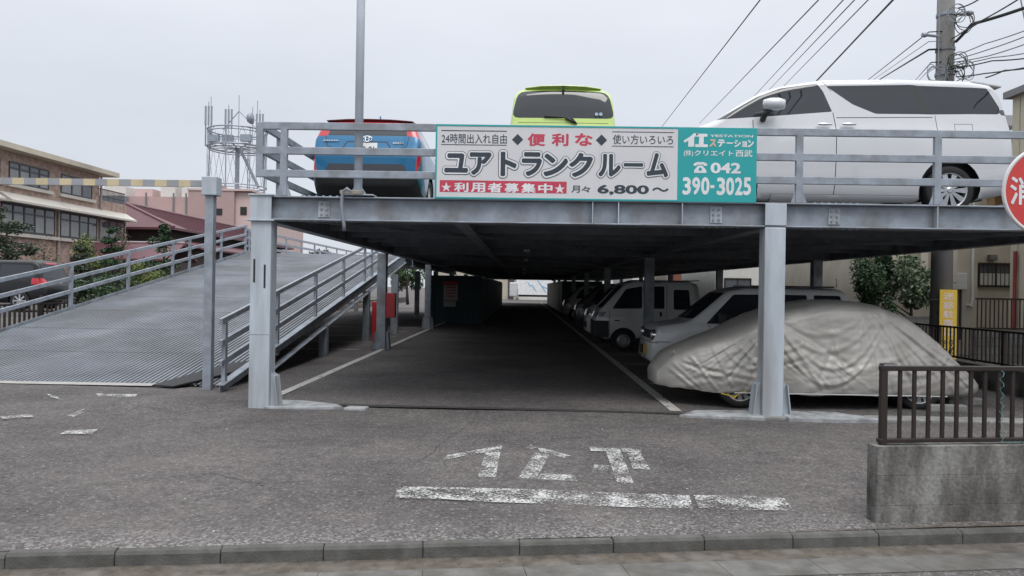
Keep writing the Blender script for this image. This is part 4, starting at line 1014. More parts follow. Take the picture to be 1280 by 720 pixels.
def make_van(label, paint):
    L, W = 3.4, 1.475
    r_ = thing('van', label, 'van', group='vans parked deeper under the deck')
    v = Car(r_, L, W, [(0, .7), (.04, .98), (.25, 1.1), (.8, 1.66), (1.05, 1.80), (3.2, 1.82), (3.32, 1.76), (3.36, 1.2), (3.4, .8)],
            [(0, .34), (.2, .26), (3.4, .32)], [(0, .84), (.1, .94), (.3, 1), (3.3, 1), (3.4, .95)], [(0, .9), (3.4, 1.05)], .11, paint, .015, .09)
    for sd in (-1, 1):
        v.part(v.cut(rpoly([(.6, 1.12), (.9, 1.6), (1.45, 1.68), (1.45, 1.12)], .04), 'y', sd), 'front_window', GLASS)
        v.part(v.cut(rpoly([(1.55, 1.12), (1.55, 1.68), (3.1, 1.68), (3.2, 1.12)], .04), 'y', sd), 'rear_window', GLASS)
        v.part(v.cut([(.0, .82), (.25, .86), (.3, 1.02), (.0, .98)], 'y', sd, .02), 'headlight', LENS)
        v.arch(.6, .29, .34, (sd,)); v.arch(2.85, .29, .34, (sd,))
    v.part(v.cut(rpoly([(-.6, 1.14), (.6, 1.14), (.54, 1.66), (-.54, 1.66)], .06), 'x', -1, .1), 'windshield', GLASS)
    v.part(v.cut([(-.5, .45), (.5, .45), (.5, .62), (-.5, .62)], 'x', -1, .1), 'grille', BLACK)
    v.finish(); tub(r_, L, W, .3, 3.2, .25, .9, .8)
    for x in (.6, 2.85):
        for sd in (-1, 1): wheel(r_, x-L/2, sd*(W/2-.09), .29, .16, sd, .62, 8)
    return r_
va = make_van('white van parked just beyond the mini pickup under the deck', WHITEV); place(va, (1.95+1.7, 21.9+.74, 0))
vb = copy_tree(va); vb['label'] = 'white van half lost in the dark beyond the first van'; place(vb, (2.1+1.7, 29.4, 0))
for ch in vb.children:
    if ch.name.startswith('body'): ch.data = ch.data.copy(); ch.data.materials[0] = M('shade_van_paint', (.09, .095, .105), .35, .2, .05, 2, coat=.5)  # dark body colour stands in for the gloom deep under the deck
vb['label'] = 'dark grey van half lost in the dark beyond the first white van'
vc = copy_tree(va); vc['label'] = 'farthest white van in the row, deep under the deck'; place(vc, (2.15+1.7, 38.7, 0))

# ---------- dark estate on the neighbouring plot, seen past the ramp
L, W = 4.5, 1.78
dk = thing('parked_suv', 'dark grey suv with red tail lamps beyond the ramp, near the brick building', 'car')
v = Car(dk, L, W, [(0, .7), (.1, .9), (1.0, 1.05), (1.8, 1.62), (2.3, 1.74), (3.9, 1.74), (4.15, 1.66), (4.32, 1.1), (4.45, .95), (4.5, .8)], [(0, .3), (4.0, .26), (4.5, .4)],
        [(0, .7), (.2, .9), (.6, 1), (4.0, 1), (4.5, .88)], [(0, .8), (1, .98), (4.5, 1.08)], .24, DARKP, .03, .12)
for sd in (-1, 1):
    v.part(v.cut(rpoly([(1.5, 1.12), (2.0, 1.58), (2.75, 1.6), (2.75, 1.12)], .04), 'y', sd), 'front_window', GLASS)
    v.part(v.cut(rpoly([(2.85, 1.12), (2.85, 1.6), (3.95, 1.58), (4.1, 1.14)], .04), 'y', sd), 'rear_window', GLASS)
    v.arch(.9, .34, .4, (sd,)); v.arch(3.6, .34, .4, (sd,))
v.part(v.cut(rpoly([(-.66, 1.14), (.66, 1.14), (.56, 1.58), (-.56, 1.58)], .06), 'x', 1, .05), 'tailgate_window', GLASS)
for sd in (-1, 1): v.part(v.cut([(sd*.6, .92), (sd*.9, .92), (sd*.9, 1.13), (sd*.66, 1.13)], 'x', 1, .12), 'tail_lamp', REDL)
v.part(v.cut([(-.3, 1.63), (.3, 1.63), (.3, 1.68), (-.3, 1.68)], 'x', 1, .03), 'high_brake_lamp', REDL)
v.finish(); tub(dk, L, W, .4, 4.1, .26, .95, .8)
m_ = MB(); m_.box((L-.06-L/2, 0, .98), (.02, .33, .165)); m_.build('number_plate', WHITEP, dk)
for x in (.9, 3.6):
    for sd in (-1, 1): wheel(dk, x-L/2, sd*(W/2-.11), .34, .2, sd, .68, 8)
place(dk, (-16.5-L/2, 25.2+W/2, .55), 0)

# ---------- red car on the far plot, seen over the head of the ramp
rc = copy_tree(va); rc['label'] = 'red car glimpsed through the rails at the head of the ramp'; rc['category'] = 'car'; rc.name = 'red_car'
del rc['group']
for ch in rc.children:
    if ch.name.startswith('body'): ch.data = ch.data.copy(); ch.data.materials[0] = REDP
place(rc, (-15.2, 40.5, .5), R(180))

# ---------- box truck on the street at the far end of the lane
bt_ = thing('box_truck', 'small white box truck with blue squiggles beyond the far end of the lane', 'truck', (0.9, 92, 0))
m_ = MB(); m_.span((-.55, 91, .78), (3.6, 93, 2.75)); m_.build('cargo_box', M('truck_white', (.72, .73, .74), .4), bt_, bevel=.03)
m_ = MB(); m_.span((-1.6, 91.1, .55), (-.62, 92.9, 2.3)); m_.build('cab', M('truck_grey', (.5, .51, .52), .4), bt_, bevel=.12)
m_ = MB(); m_.span((-.5, 91.2, .55), (3.5, 92.8, .775)); m_.build('chassis', BLACK, bt_)
for k, pts in enumerate((((.6, 2.4), (1.0, 1.9), (1.2, 2.0), (1.7, 1.3)), ((1.9, 2.6), (2.4, 1.9), (3.3, 1.5)), ((2.2, 2.2), (2.9, 1.1)))):
    m_ = MB(); m_.tube([(a, 90.995, b) for a, b in pts], .05, 6); m_.build('squiggle', M('truck_blue', (.2, .42, .62), .5), bt_)
for x in (-1.0, 2.6):
    for sd in (-1, 1): wheel(bt_, x-.9, sd*.85, .36, .22, sd, .6, 8, ALLOY, False, True)
# ================================================================== COVERED CAR in the first bay
from mathutils import noise as mnoise
ct_ = thing('covered_car', 'low car wrapped in a wrinkled silver grey cloth cover beside the front column', 'car')
CL, CW = 4.62, 1.76
ctop = smooth_prof([(0, .42), (.05, .56), (.2, .70), (.6, .88), (1.03, 1.05), (1.45, 1.27), (1.85, 1.41), (2.25, 1.48), (2.6, 1.495), (3.05, 1.455), (3.45, 1.30), (3.75, 1.08), (4.05, .80), (4.35, .54), (4.55, .41), (4.62, .33)], .08)
cplan = smooth_prof([(0, .34), (.08, .52), (.25, .68), (.6, .83), (1.1, .94), (1.7, 1.0), (3.0, 1.0), (3.5, .96), (3.95, .86), (4.3, .72), (4.5, .56), (4.62, .36)], .08)
def seg_d(p, a, b):
    dx, dz = b[0]-a[0], b[1]-a[1]; px, pz = p[0]-a[0], p[1]-a[1]
    t = max(0, min(1, (px*dx+pz*dz)/(dx*dx+dz*dz))); return math.hypot(px-dx*t, pz-dz*t), t
FOLDS = [((1.55, 1.18), (2.15, .30), .035, .05), ((1.5, 1.15), (.9, .55), .03, .045), ((1.5, 1.1), (1.15, .3), -.03, .05), ((1.62, 1.2), (2.6, .55), -.03, .07), ((1.6, 1.22), (2.9, .9), .012, .06),
         ((2.95, 1.3), (3.45, .3), .04, .05), ((3.05, 1.28), (3.95, .4), -.03, .06), ((2.8, 1.25), (3.1, .25), -.022, .06), ((3.3, 1.1), (4.3, .35), .03, .05), ((.35, .75), (.75, .25), .03, .04), ((.25, .6), (1.2, .38), -.03, .05),
         ((.7, .8), (.95, .3), .032, .04), ((1.0, .9), (1.5, .35), .03, .05), ((2.3, 1.2), (2.45, .3), .015, .05), ((2.35, .95), (2.1, .4), -.02, .06), ((3.6, .9), (4.05, .25), .025, .05), ((.15, .5), (.5, .22), .03, .04), ((1.2, .62), (1.9, .9), .022, .04), ((1.3, .5), (2.0, .72), -.02, .04)]
_r = random.Random(21)
FOLDS = [(a, b, A*.8, wd*.62) for a, b, A, wd in FOLDS]
for ax, az, bx2, bz, n_ in ((1.55, 1.2, 2.4, .3, 7), (1.5, 1.15, .8, .35, 7), (3.0, 1.3, 4.0, .3, 6), (.3, .65, 1.0, .25, 6), (2.9, 1.3, 3.1, .25, 4), (1.2, .95, 1.7, .28, 5), (3.3, 1.2, 4.4, .28, 4)):
    for i in range(n_):
        f = i/(n_-1)-.5
        FOLDS.append(((ax+f*.25+_r.uniform(-.05, .05), az-abs(f)*.1), (bx2+f*1.0+_r.uniform(-.1, .1), bz+_r.uniform(0, .2)), _r.choice((1, 1, -1))*_r.uniform(.007, .016), _r.uniform(.014, .03)))
SWAG = [(2.15, .5, 1.2, .18, .02), (2.2, .6, 1.12, .32, .024), (2.3, .62, 1.05, .48, .022), (2.25, .66, .9, .55, .022), (1.2, .35, .8, .25, .02), (.75, .3, .65, .22, .02), (3.5, .5, .8, .3, .015)]
NU, NV = 380, 91
def sect(x, s):
    # s in 0..1 from hem to ridge; returns y (outward), z
    zt, hw = ctop(x), CW/2*cplan(x)
    zh = .205+.03*mnoise.noise(Vector((x*2.2, 3, 1)))+(.05 if x < .8 else 0)*(1-x/.8 if x < .8 else 0)
    if zh > zt-.05: zh = zt-.05
    sh = zh+(min(zt, .84)-zh)*.72
    P = [Vector((hw*1.0, zh)), Vector((hw*1.015, zh+(sh-zh)*.5)), Vector((hw*.99, sh)), Vector((hw*(.92 if zt > 1 else .93), sh+(zt-sh)*.5)), Vector((hw*(.80 if zt > 1 else .82), zt-(zt-sh)*.10-.02)), Vector((hw*.42, zt-.004)), Vector((0, zt+.012))]
    t = s*(len(P)-1); i = min(int(t), len(P)-2); f = t-i
    p0, p1, p2, p3 = P[max(i-1, 0)], P[i], P[i+1], P[min(i+2, len(P)-1)]
    return .5*((2*p1)+(p2-p0)*f+(2*p0-5*p1+4*p2-p3)*f*f+(3*p1-p0-3*p2+p3)*f**3)
cb = MB()
def wrinkle(x, z, sd, s):
    p = (x, z); h = 0
    amp = min(1, (1-s)*1.7)
    for a, b, A, wd in FOLDS:
        if sd > 0: a = (a[0]+.18, a[1]); b = (b[0]-.1, b[1])
        d, t = seg_d(p, a, b)
        if d > wd*4: continue
        h += A*math.exp(-(d/wd)**1.5)*(.35+.65*math.sin(math.pi*min(1, t*.9+.1)))
        h -= A*.5*math.exp(-((d-wd*1.5)/wd)**2)*(.3+.5*t)
    q = Vector((x*1.6+z*.9, z*1.3-x*.3, sd*5.0))
    h += .022*mnoise.noise(q*1.3)+.006*mnoise.noise(q*3.7)
    w_ = .06*mnoise.noise(Vector((x*1.5, z*2, 5)))
    h += .022*(abs(mnoise.noise(Vector((x*1.1+z*.8, (z-x*.28+w_)*9, sd*3))))-.2)+.004*mnoise.noise(Vector((x*3, z*24, 7)))
    for (xc, hw_, zt_, sag, A) in SWAG:
        u = (x-xc)/hw_
        if abs(u) < 1.15: zz = zt_-sag*(1-u*u); h += A*math.exp(-((z-zz)/.035)**2)*(1-abs(u)/1.15)**.5 - A*.6*math.exp(-((z-zz+.05)/.04)**2)*(1-abs(u)/1.15)**.5
    return h*amp*.8
for i in range(NU+1):
    x = CL*(.5-.5*math.cos(math.pi*i/NU))*.35+CL*i/NU*.65
    for j in range(2*NV-1):
        sd = -1 if j < NV else 1
        s = j/(NV-1) if j < NV else (2*NV-2-j)/(NV-1)
        q = sect(x, s); y, z = q.x, q.y
        h = wrinkle(x, z, sd, s)
        e_ = min(1, x/.25, (CL-x)/.25)
        hemf = max(0, 1-s*6)
        cb.v.append(Vector((x-CL/2+h*.4*(1-e_)*(-1 if x < 1 else 1), sd*(y+h*e_-.035*hemf*hemf), z+h*.25*(s > .6)+.01*mnoise.noise(Vector((x*9, s*3, sd))))))
m2 = 2*NV-1
for i in range(NU):
    for j in range(m2-1): cb.f.append([i*m2+j, i*m2+j+1, (i+1)*m2+j+1, (i+1)*m2+j]); cb.mi.append(0)
for i0 in (0, NU*m2):
    for j in range(NV-1):
        a, b, c, d = i0+j, i0+j+1, i0+m2-2-j, i0+m2-1-j
        f = [a, b, c, d] if b != c else [a, b, d]
        cb.f.append(f); cb.mi.append(0)
COVER = M('cover_cloth', (.40, .385, .36), .48, .18, .07, 3, .5, 13, dirt=(.30, .28, .255), dirt_amt=.7)
co_ = cb.build('cloth_cover', COVER, ct_, smooth=True)
m_ = MB(); m_.span((.75-CL/2, -.55, .2), (4.0-CL/2, .55, .45)); m_.build('underbody', BLACK, ct_)
m_ = MB(); m_.tube([(.95-CL/2, -.89, .225), (3.85-CL/2, -.89, .215)], .008, 6); m_.build('hem_cord', WHITEP, ct_)
m_ = MB(); m_.tube([(.8-CL/2, -.78, .2), (.95-CL/2, -.86, .17), (1.12-CL/2, -.86, .25)], .007, 6); m_.tube([(.93-CL/2, -.87, .14), (1.06-CL/2, -.87, .23)], .007, 6); m_.build('yellow_strap', YELLOW, ct_)
for x in (1.08, 3.56):
    for sd in (-1, 1): wheel(ct_, x-CL/2, sd*(CW/2-.22), .30, .18, sd, .7, 12, M('rim_grey', (.4, .41, .42), .35, .5))
m_ = MB(); m_.box((.04-CL/2+.18, -.42, .74), (.005, .12, .05), rot=Matrix.Rotation(R(-50), 3, 'Y')); m_.build('cloth_label', WHITEP, ct_)
place(ct_, (1.93+CL/2, 10.95, 0), R(1.2))

# parking stop blocks behind the covered car
for k, (px, py) in enumerate(((1217, 507), (1196, 516))):
    p = gnd(px, py); m_ = MB(); m_.prism([(p.x-.35, p.y, 0), (p.x+.15, p.y-.0, 0), (p.x+.15, p.y, .1), (p.x-.35, p.y, .1)], (0, .12, 0))
    tag(m_.build('wheel_stop', CONC, bevel=.015), ['low concrete wheel stop behind the covered car, nearer the side fence', 'low concrete wheel stop at the tail of the covered car'][k], 'wheel stop')

# ================================================================== ROADSIDE WALL with brown fence (right foreground)
def wp(x, d, z): return kp(x, d)+Vector((0, 0, z))
BLK = M('block_wall', (.15, .145, .138), .92, 0, .4, 3.2, .35, 45, dirt=(.045, .042, .037), dirt_amt=.9)
def stained(name):
    m, n, l, b = nt(name)
    t = n.new('ShaderNodeTexCoord'); mp_ = n.new('ShaderNodeMapping'); mp_.inputs['Scale'].default_value = (1, 1, .35); l.new(t.outputs['Object'], mp_.inputs[0])
    n1 = n.new('ShaderNodeTexNoise'); n1.inputs['Scale'].default_value = 3.2; n1.inputs['Detail'].default_value = 7; n1.inputs['Roughness'].default_value = .62; l.new(mp_.outputs[0], n1.inputs['Vector'])
    r = n.new('ShaderNodeValToRGB'); l.new(n1.outputs['Fac'], r.inputs[0])
    r.color_ramp.elements[0].position = .36; r.color_ramp.elements[0].color = (.045, .042, .038, 1); r.color_ramp.elements[1].position = .66; r.color_ramp.elements[1].color = (.26, .255, .24, 1)
    k_ = r.color_ramp.elements.new(.5); k_.color = (.125, .12, .112, 1)
    n2 = n.new('ShaderNodeTexNoise'); n2.inputs['Scale'].default_value = 40; n2.inputs['Detail'].default_value = 5; l.new(t.outputs['Object'], n2.inputs['Vector'])
    r2 = n.new('ShaderNodeMapRange'); r2.inputs['From Min'].default_value = .3; r2.inputs['From Max'].default_value = .7; r2.inputs['To Min'].default_value = .75; r2.inputs['To Max'].default_value = 1.25; l.new(n2.outputs['Fac'], r2.inputs['Value'])
    sc = n.new('ShaderNodeVectorMath'); sc.operation = 'SCALE'; l.new(r.outputs[0], sc.inputs[0]); l.new(r2.outputs[0], sc.inputs['Scale']); l.new(sc.outputs[0], b.inputs['Base Color'])
    b.inputs['Roughness'].default_value = .92
    bp = n.new('ShaderNodeBump'); bp.inputs['Strength'].default_value = .5; bp.inputs['Distance'].default_value = .01; l.new(n2.outputs['Fac'], bp.inputs['Height']); l.new(bp.outputs[0], b.inputs['Normal'])
    return m
STAIN = stained('stained_concrete')
bw_ = thing('block_wall', 'stained concrete block wall at the kerb under a brown railing', 'wall', wp(2.42, .2, 0))
WX = 2.51
for row in range(3):
    z0, z1 = ((-.05, .1187), (.12, .3287), (.33, .535))[row]
    m_ = MB()
    xx = WX
    while xx < 9:
        a = xx; b = 9
        m_.prism([wp(a, .14, z0), wp(b, .14, z0), wp(b, .14, z1), wp(a, .14, z1)], KN*.12); xx = b
    m_.build('block_course', STAIN, bw_, bevel=.0025)
m_ = MB(); m_.prism([wp(2.514, .145, -.05), wp(9, .145, -.05), wp(9, .145, .532), wp(2.514, .145, .532)], KN*.11); m_.build('mortar', M('mortar', (.09, .087, .08), .95, 0, .3, 6), bw_)
rf = thing('brown_railing', 'dark brown aluminium railing standing on the concrete block wall by the kerb', 'railing', wp(2.45, .2, .535))
m_ = MB(); m_.bar(wp(2.56, .2, 1.075), wp(9, .2, 1.075), .05, .035); m_.build('top_rail', BROWN, rf, bevel=.006)
m_ = MB(); m_.bar(wp(2.55, .2, .565), wp(9, .2, .565), .045, .03); m_.build('bottom_rail', BROWN, rf, bevel=.005)
m_ = MB(); m_.bar(wp(2.57, .2, 1.10), wp(2.67, .2, 1.10), .055, .016); m_.build('rail_cap', CHROME, rf)
for x in (2.585, 4.5, 6.5): m_ = MB(); m_.bar(wp(x, .2, .52), wp(x, .2, 1.06), .045, .045); m_.build('post', BROWN, rf, bevel=.004)
xx = 2.71
while xx < 5.2:
    m_ = MB(); m_.bar(wp(xx, .2, .58), wp(xx, .2, 1.058), .022, .022); m_.build('baluster', BROWN, rf); xx += .108
tw = MB(); tw.tube([wp(3.4625+.012*math.sin(i*1.9), .165+.02*math.cos(i*1.9), 1.07-.51*i/22) for i in range(23)]+[wp(3.50+.02*i, .15, .553+.005*(i % 2)) for i in range(8)], .0022, 5)
tag(tw.build('twine', M('teal_twine', (.10, .26, .26), .7)), 'teal twine wound down a baluster of the brown railing', 'twine')

# ================================================================== SIDE FENCE along the right boundary
fx = 8.02
sw = MB(); sw.span((fx-.08, 8.4, -.1), (fx+.08, 26, .40)); tag(sw.build('boundary_wall', BLK, bevel=.01), 'low dark concrete wall along the right boundary below the bar fence', 'wall')
sf = thing('bar_fence', 'dark brown bar fence running back along the right boundary past the yellow notice', 'fence', (fx, 8.5, .4))
m_ = MB(); m_.span((fx-.025, 8.5, .985), (fx+.025, 25.8, 1.02)); m_.build('top_rail', BROWN, sf)
m_ = MB(); m_.span((fx-.02, 8.5, .44), (fx+.02, 25.8, .475)); m_.build('bottom_rail', BROWN, sf)
for i in range(10): m_ = MB(); y = 8.55+1.9*i; m_.span((fx-.03, y-.03, .38), (fx+.03, y+.03, 1.0)); m_.build('post', BROWN, sf)
for i in range(90): m_ = MB(); y = 9.4+.118*i; m_.span((fx-.011, y-.011, .47), (fx+.011, y+.011, .99)); m_.build('baluster', BROWN, sf)
m_ = MB(); m_.box(Vector((8.3, 10.6, .45)), (.45, 3.4, .9)); 
# ================================================================== HOUSES ON THE RIGHT
def house(name, label, loc): return thing(name, label, 'house', loc)
def hwin(parent, x0, x1, z0, z1, y, bars=0, frame=BROWN, f=.05):
    m_ = MB()
    m_.span((x0, y-.05, z0), (x0+f, y+.02, z1)); m_.span((x1-f, y-.05, z0), (x1, y+.02, z1)); m_.span((x0+f+.001, y-.05, z0), (x1-f-.001, y+.02, z0+f)); m_.span((x0+f+.001, y-.05, z1-f), (x1-f-.001, y+.02, z1))
    m_.span(((x0+x1)/2-.02, y-.03, z0+f+.001), ((x0+x1)/2+.02, y+.01, z1-f-.001))
    w_ = m_.build('window', frame, parent)
    m_ = MB(); m_.span((x0+f, y-.012, z0+f), (x1-f, y-.006, z1-f)); m_.build('pane', GLASSB, w_)
    if bars:
        m_ = MB()
        for i in range(bars+1): xx = x0+(x1-x0)*i/bars; m_.tube([(xx, y-.14, z0-.02), (xx, y-.14, z1+.02)], .012, 6)
        for z in (z0, z1): m_.bar((x0-.02, y-.14, z), (x1+.02, y-.14, z), .02, .02)
        m_.build('window_grille', BROWN, w_)
    return w_
hA = house('rendered_house', 'cream rendered house behind the bushes with a barred window and wall heater', (10.5, 21, 0))
m_ = MB(); m_.span((9.35, 20, -.1), (12.25, 27, 6.0)); m_.build('wall', CREAM, hA)
m_ = MB(); m_.span((12.251, 20.9, -.1), (15.5, 27, 6.0)); m_.build('wall', CREAM, hA)
m_ = MB(); m_.prism([(9.0, 19.7, 6.0), (15.8, 19.7, 6.0), (15.8, 23.5, 7.2), (9.0, 23.5, 7.2)], (0, .02, .12)); m_.prism([(9.0, 27.3, 6.0), (15.8, 27.3, 6.0), (15.8, 23.5, 7.2), (9.0, 23.5, 7.2)], (0, .02, .12)); m_.build('roof', M('slate_roof', (.09, .09, .1), .7, 0, .2, 2), hA)
p0, p1 = at(1221, 329, 20.9), at(1263, 359, 20.9); hwin(hA, p0.x, p1.x+.1, p1.z, p0.z, 20.9, 9)
m_ = MB(); m_.span((p0.x+.05, 20.885, p1.z+.03), (p1.x+.05, 20.89, p1.z+.38)); m_.build('curtain_panel', OFFW, hA)
p0, p1 = at(1187, 341, 19.85), at(1207, 362, 19.85); m_ = MB(); m_.span((p0.x, 19.78, p1.z), (p1.x, 19.99, p0.z)); m_.build('wall_heater', M('heater_white', (.5, .5, .48), .5), hA, bevel=.015)
m_ = MB(); m_.tube([(p1.x-.1, 19.9, p1.z), (p1.x-.1, 19.9, .4)], .03, 8); m_.tube([(p1.x-.22, 19.9, p1.z), (p1.x-.22, 19.9, .5)], .02, 8); m_.build('pipe', BLACK, hA)
m_ = MB(); q = at(1240, 322, 20.85); m_.box(q, (.22, .2, .16)); m_.build('vent_hood', M('vent_grey', (.16, .155, .15), .6), hA, bevel=.02)
m_ = MB(); q = at(1216, 330, 19.9); m_.tube([(q.x-.1, 19.95, 1.35), (q.x, 19.95, 1.3), (q.x+.03, 19.95, 1.5), (q.x+.03, 19.95, 5.6)], .035, 8); m_.build('downpipe', OFFW, hA)
# porch with arches, left of the pole
m_ = MB(); 
for x in (9.55, 10.35, 11.1): m_.span((x-.1, 19.1, 1.9), (x+.1, 19.3, 3.2))
m_.span((9.3, 19.05, 3.2), (11.4, 19.35, 3.5)); m_.build('porch', CREAM, hA, bevel=.03)
p0, p1 = at(1129, 320, 19.97), at(1150, 350, 19.97); hwin(hA, p0.x, p1.x, p1.z, p0.z, 19.99)
hB = house('panelled_house', 'tall cream panelled house wall rising behind the white minivan tail at the edge', (13, 14, 0))
CPAN = M('cream_panel', (.50, .46, .36), .8, 0, .05, 2, dirt=(.4, .37, .3), dirt_amt=.4)
m_ = MB(); m_.span((12.2, 11.5, -.1), (19, 18.6, 6.55)); m_.build('wall', CPAN, hB)
m_ = MB(); y = 11.6
while y < 18.5: m_.span((12.185, y-.012, 2.2), (12.199, y+.012, 6.5)); y += .42
m_.build('panel_batten', CREAM, hB)
m_ = MB(); m_.span((12.05, 11.3, 6.551), (19.2, 18.75, 6.72)); m_.build('roof_edge', M('roof_grey', (.2, .2, .21), .7), hB)
m_ = MB(); m_.tube([(12.12, 18.3, -.1), (12.12, 18.3, 2.7)], .04, 10); m_.build('downpipe', M('red_pipe', (.25, .03, .035), .5), hB)
m_ = MB(); m_.span((12.17, 14, .9), (12.199, 15.5, 2.0)); wq = m_.build('window', BROWN, hB); m_ = MB(); m_.span((12.162, 14.05, .95), (12.169, 15.45, 1.95)); m_.build('pane', GLASSB, wq)
m_ = MB(); m_.span((10.9, 17.2, 3.7), (12.18, 17.5, 3.95)); m_.build('canopy_beam', M('timber_tan', (.28, .16, .07), .7, 0, .2, 4), hB)
m_ = MB(); m_.span((10.8, 16.0, 3.951), (12.18, 17.9, 4.02)); m_.build('canopy_roof', CREAM, hB)
gf = thing('garden_gate', 'black barred garden gate in front of the cream house', 'gate', (11.2, 17.6, .8))
m_ = MB(); m_.span((10.75, 17.58, 1.5), (12.1, 17.62, 1.54)); m_.span((10.75, 17.58, .8), (12.1, 17.62, .84)); m_.build('frame', BROWN, gf)
for i in range(13): m_ = MB(); m_.span((10.78+.1*i, 17.59, .84), (10.80+.1*i, 17.61, 1.5)); m_.build('bar', BROWN, gf)
gw = MB(); gw.span((8.9, 18.4, -.1), (10.7, 18.55, 1.05)); gw.span((10.71, 17.5, -.1), (12.15, 17.7, .79)); tag(gw.build('garden_wall', brick_mat('grey_blocks', (.15, .148, .145), (.13, .128, .125), (.08, .08, .08), 1, .4, .2)), 'grey block garden wall below the cream house', 'wall')
hC = house('white_house', 'white house seen under the deck above the small off road wagon', (10.5, 36, 0))
m_ = MB(); m_.span((8.6, 33, -.1), (14, 40, 5.5)); m_.build('wall', OFFW, hC)
m_ = MB(); m_.prism([(8.2, 32.5, 5.5), (14.4, 32.5, 5.5), (14.4, 36.5, 7), (8.2, 36.5, 7)], (0, .02, .12)); m_.prism([(8.2, 40.5, 5.5), (14.4, 40.5, 5.5), (14.4, 36.5, 7), (8.2, 36.5, 7)], (0, .02, .12)); m_.build('roof', MATS['slate_roof'], hC)
hwin(hC, 9.0, 10.2, 1.0, 2.2, 32.99); hwin(hC, 11.4, 12.6, 1.0, 2.2, 32.99)
hD = house('brown_house', 'house with a red brown front seen between deck columns beyond the pickup', (10, 46, 0))
m_ = MB(); m_.span((8.6, 44, -.1), (13, 52, 5.5)); m_.build('wall', CREAM, hD)
m_ = MB(); m_.span((8.7, 43.9, .2), (10.4, 43.99, 2.6)); dd = m_.build('door', M('red_brown', (.2, .07, .05), .6, 0, .2, 3), hD)
m_ = MB(); m_.span((9.5, 43.84, 1.1), (9.56, 43.895, 1.4)); m_.build('handle', CHROME, dd)
hwin(hD, 11, 12.4, 1, 2.3, 43.99)
m_ = MB(); m_.prism([(8.2, 43.5, 5.5), (13.4, 43.5, 5.5), (13.4, 48, 7), (8.2, 48, 7)], (0, .02, .12)); m_.build('roof', MATS['slate_roof'], hD)
hE = house('far_house', 'pale house wall far behind at the end of the right hand row', (10, 60, 0))
m_ = MB(); m_.span((8.6, 58, -.1), (14, 70, 5.2)); m_.build('wall', OFFW, hE); hwin(hE, 9.5, 11, 1, 2.2, 57.99)
m_ = MB(); m_.prism([(8.2, 57.5, 5.2), (14.4, 57.5, 5.2), (14.4, 64, 6.6), (8.2, 64, 6.6)], (0, .02, .12)); m_.build('roof', MATS['slate_roof'], hE)

# ================================================================== PLANTS
def leaves(mb, c, rad, n, size, rnd, flat=.0, clumps=9, shell=.45):
    c = Vector(c); cl = []
    for i in range(clumps):
        while True:
            p = Vector((rnd.uniform(-1, 1), rnd.uniform(-1, 1), rnd.uniform(-1, 1)))
            if p.length < 1: break
        cl.append((p*.72, rnd.uniform(.28, .5)))
    for i in range(n):
        p, r = rnd.choice(cl)
        d = Vector((rnd.gauss(0, 1), rnd.gauss(0, 1), rnd.gauss(0, 1))).normalized()
        q = p+d*r*rnd.uniform(shell, 1)
        q = Vector((q.x*rad[0], q.y*rad[1], q.z*rad[2]))+c
        u = Vector((rnd.gauss(0, 1), rnd.gauss(0, 1), rnd.gauss(0, 1)*(1-flat))).normalized(); v = u.orthogonal().normalized()
        v = (Matrix.Rotation(rnd.uniform(0, 6.28), 3, u) @ v)
        s_ = size*rnd.uniform(.6, 1.35)
        mb.add([q-u*s_, q+v*s_*.38, q+u*s_, q-v*s_*.38], [(0, 1, 2, 3)])
def plant(name, label, cat, base, top_c, rad, n, size, mat, seed, clumps=9, group=None, trunk_r=.06, tiers=None):
    rn = random.Random(seed); base = Vector(base)
    t = thing(name, label, cat, base, group)
    mb = MB()
    if tiers:
        for (c, rd) in tiers: leaves(mb, c, rd, n//len(tiers), size, rn, .5, clumps)
    else: leaves(mb, top_c, rad, n, size, rn, 0, clumps)
    mb.build('crown', mat, t, fixn=False)
    tc_ = Vector(top_c); m_ = MB(); mid = (base+tc_)/2+Vector((rn.uniform(-.1, .1), 0, 0))
    m_.tube([base+Vector((0, 0, -.1)), mid, tc_+Vector((0, 0, rad[2]*.5))], trunk_r, 8, r2=trunk_r*.35)
    for k in range(5):
        a = rn.uniform(0, 6.28); st_ = mid.lerp(tc_, rn.uniform(0, .8)); m_.tube([st_, st_+Vector((math.cos(a)*rad[0]*.6, math.sin(a)*rad[1]*.6, rad[2]*.4))], trunk_r*.4, 6, r2=trunk_r*.15)
    m_.build('trunk', BARK, t, smooth=True)
    return t
LG = leaf_mat('leaf_green', (.022, .055, .018), (.06, .12, .03)); LD = leaf_mat('leaf_dark', (.018, .045, .02), (.045, .095, .035)); LY = leaf_mat('leaf_yellow', (.07, .10, .02), (.15, .18, .04)); LO = leaf_mat('leaf_pale', (.06, .10, .05), (.17, .21, .13)); LPINE = leaf_mat('leaf_pine', (.02, .04, .022), (.055, .075, .04))
LDRY = leaf_mat('leaf_dry', (.09, .07, .04), (.16, .12, .07))
p = at(1091, 350, 19.0)
plant('round_bush', 'dark green rounded tree clipped close beside the paler shrub by the pole', 'tree', (p.x, 19, 0), (p.x, 19, 2.02), (.70, .62, .85), 9000, .045, LD, 1, 16)
p = at(1135, 355, 18.6)
plant('pale_shrub', 'pale leaved shrub between the dark bush and the utility pole', 'shrub', (p.x, 18.6, 0), (p.x+.05, 18.6, 1.88), (.92, .6, .74), 4200, .07, LO, 2, 14)
p = at(1100, 390, 18.4)
plant('low_shrub', 'small dark shrub with white flowers under the rounded tree', 'shrub', (p.x, 18.4, 0), (p.x, 18.4, 1.0), (.4, .4, .7), 1500, .05, LD, 3, 8)
p = at(1055, 352, 22)
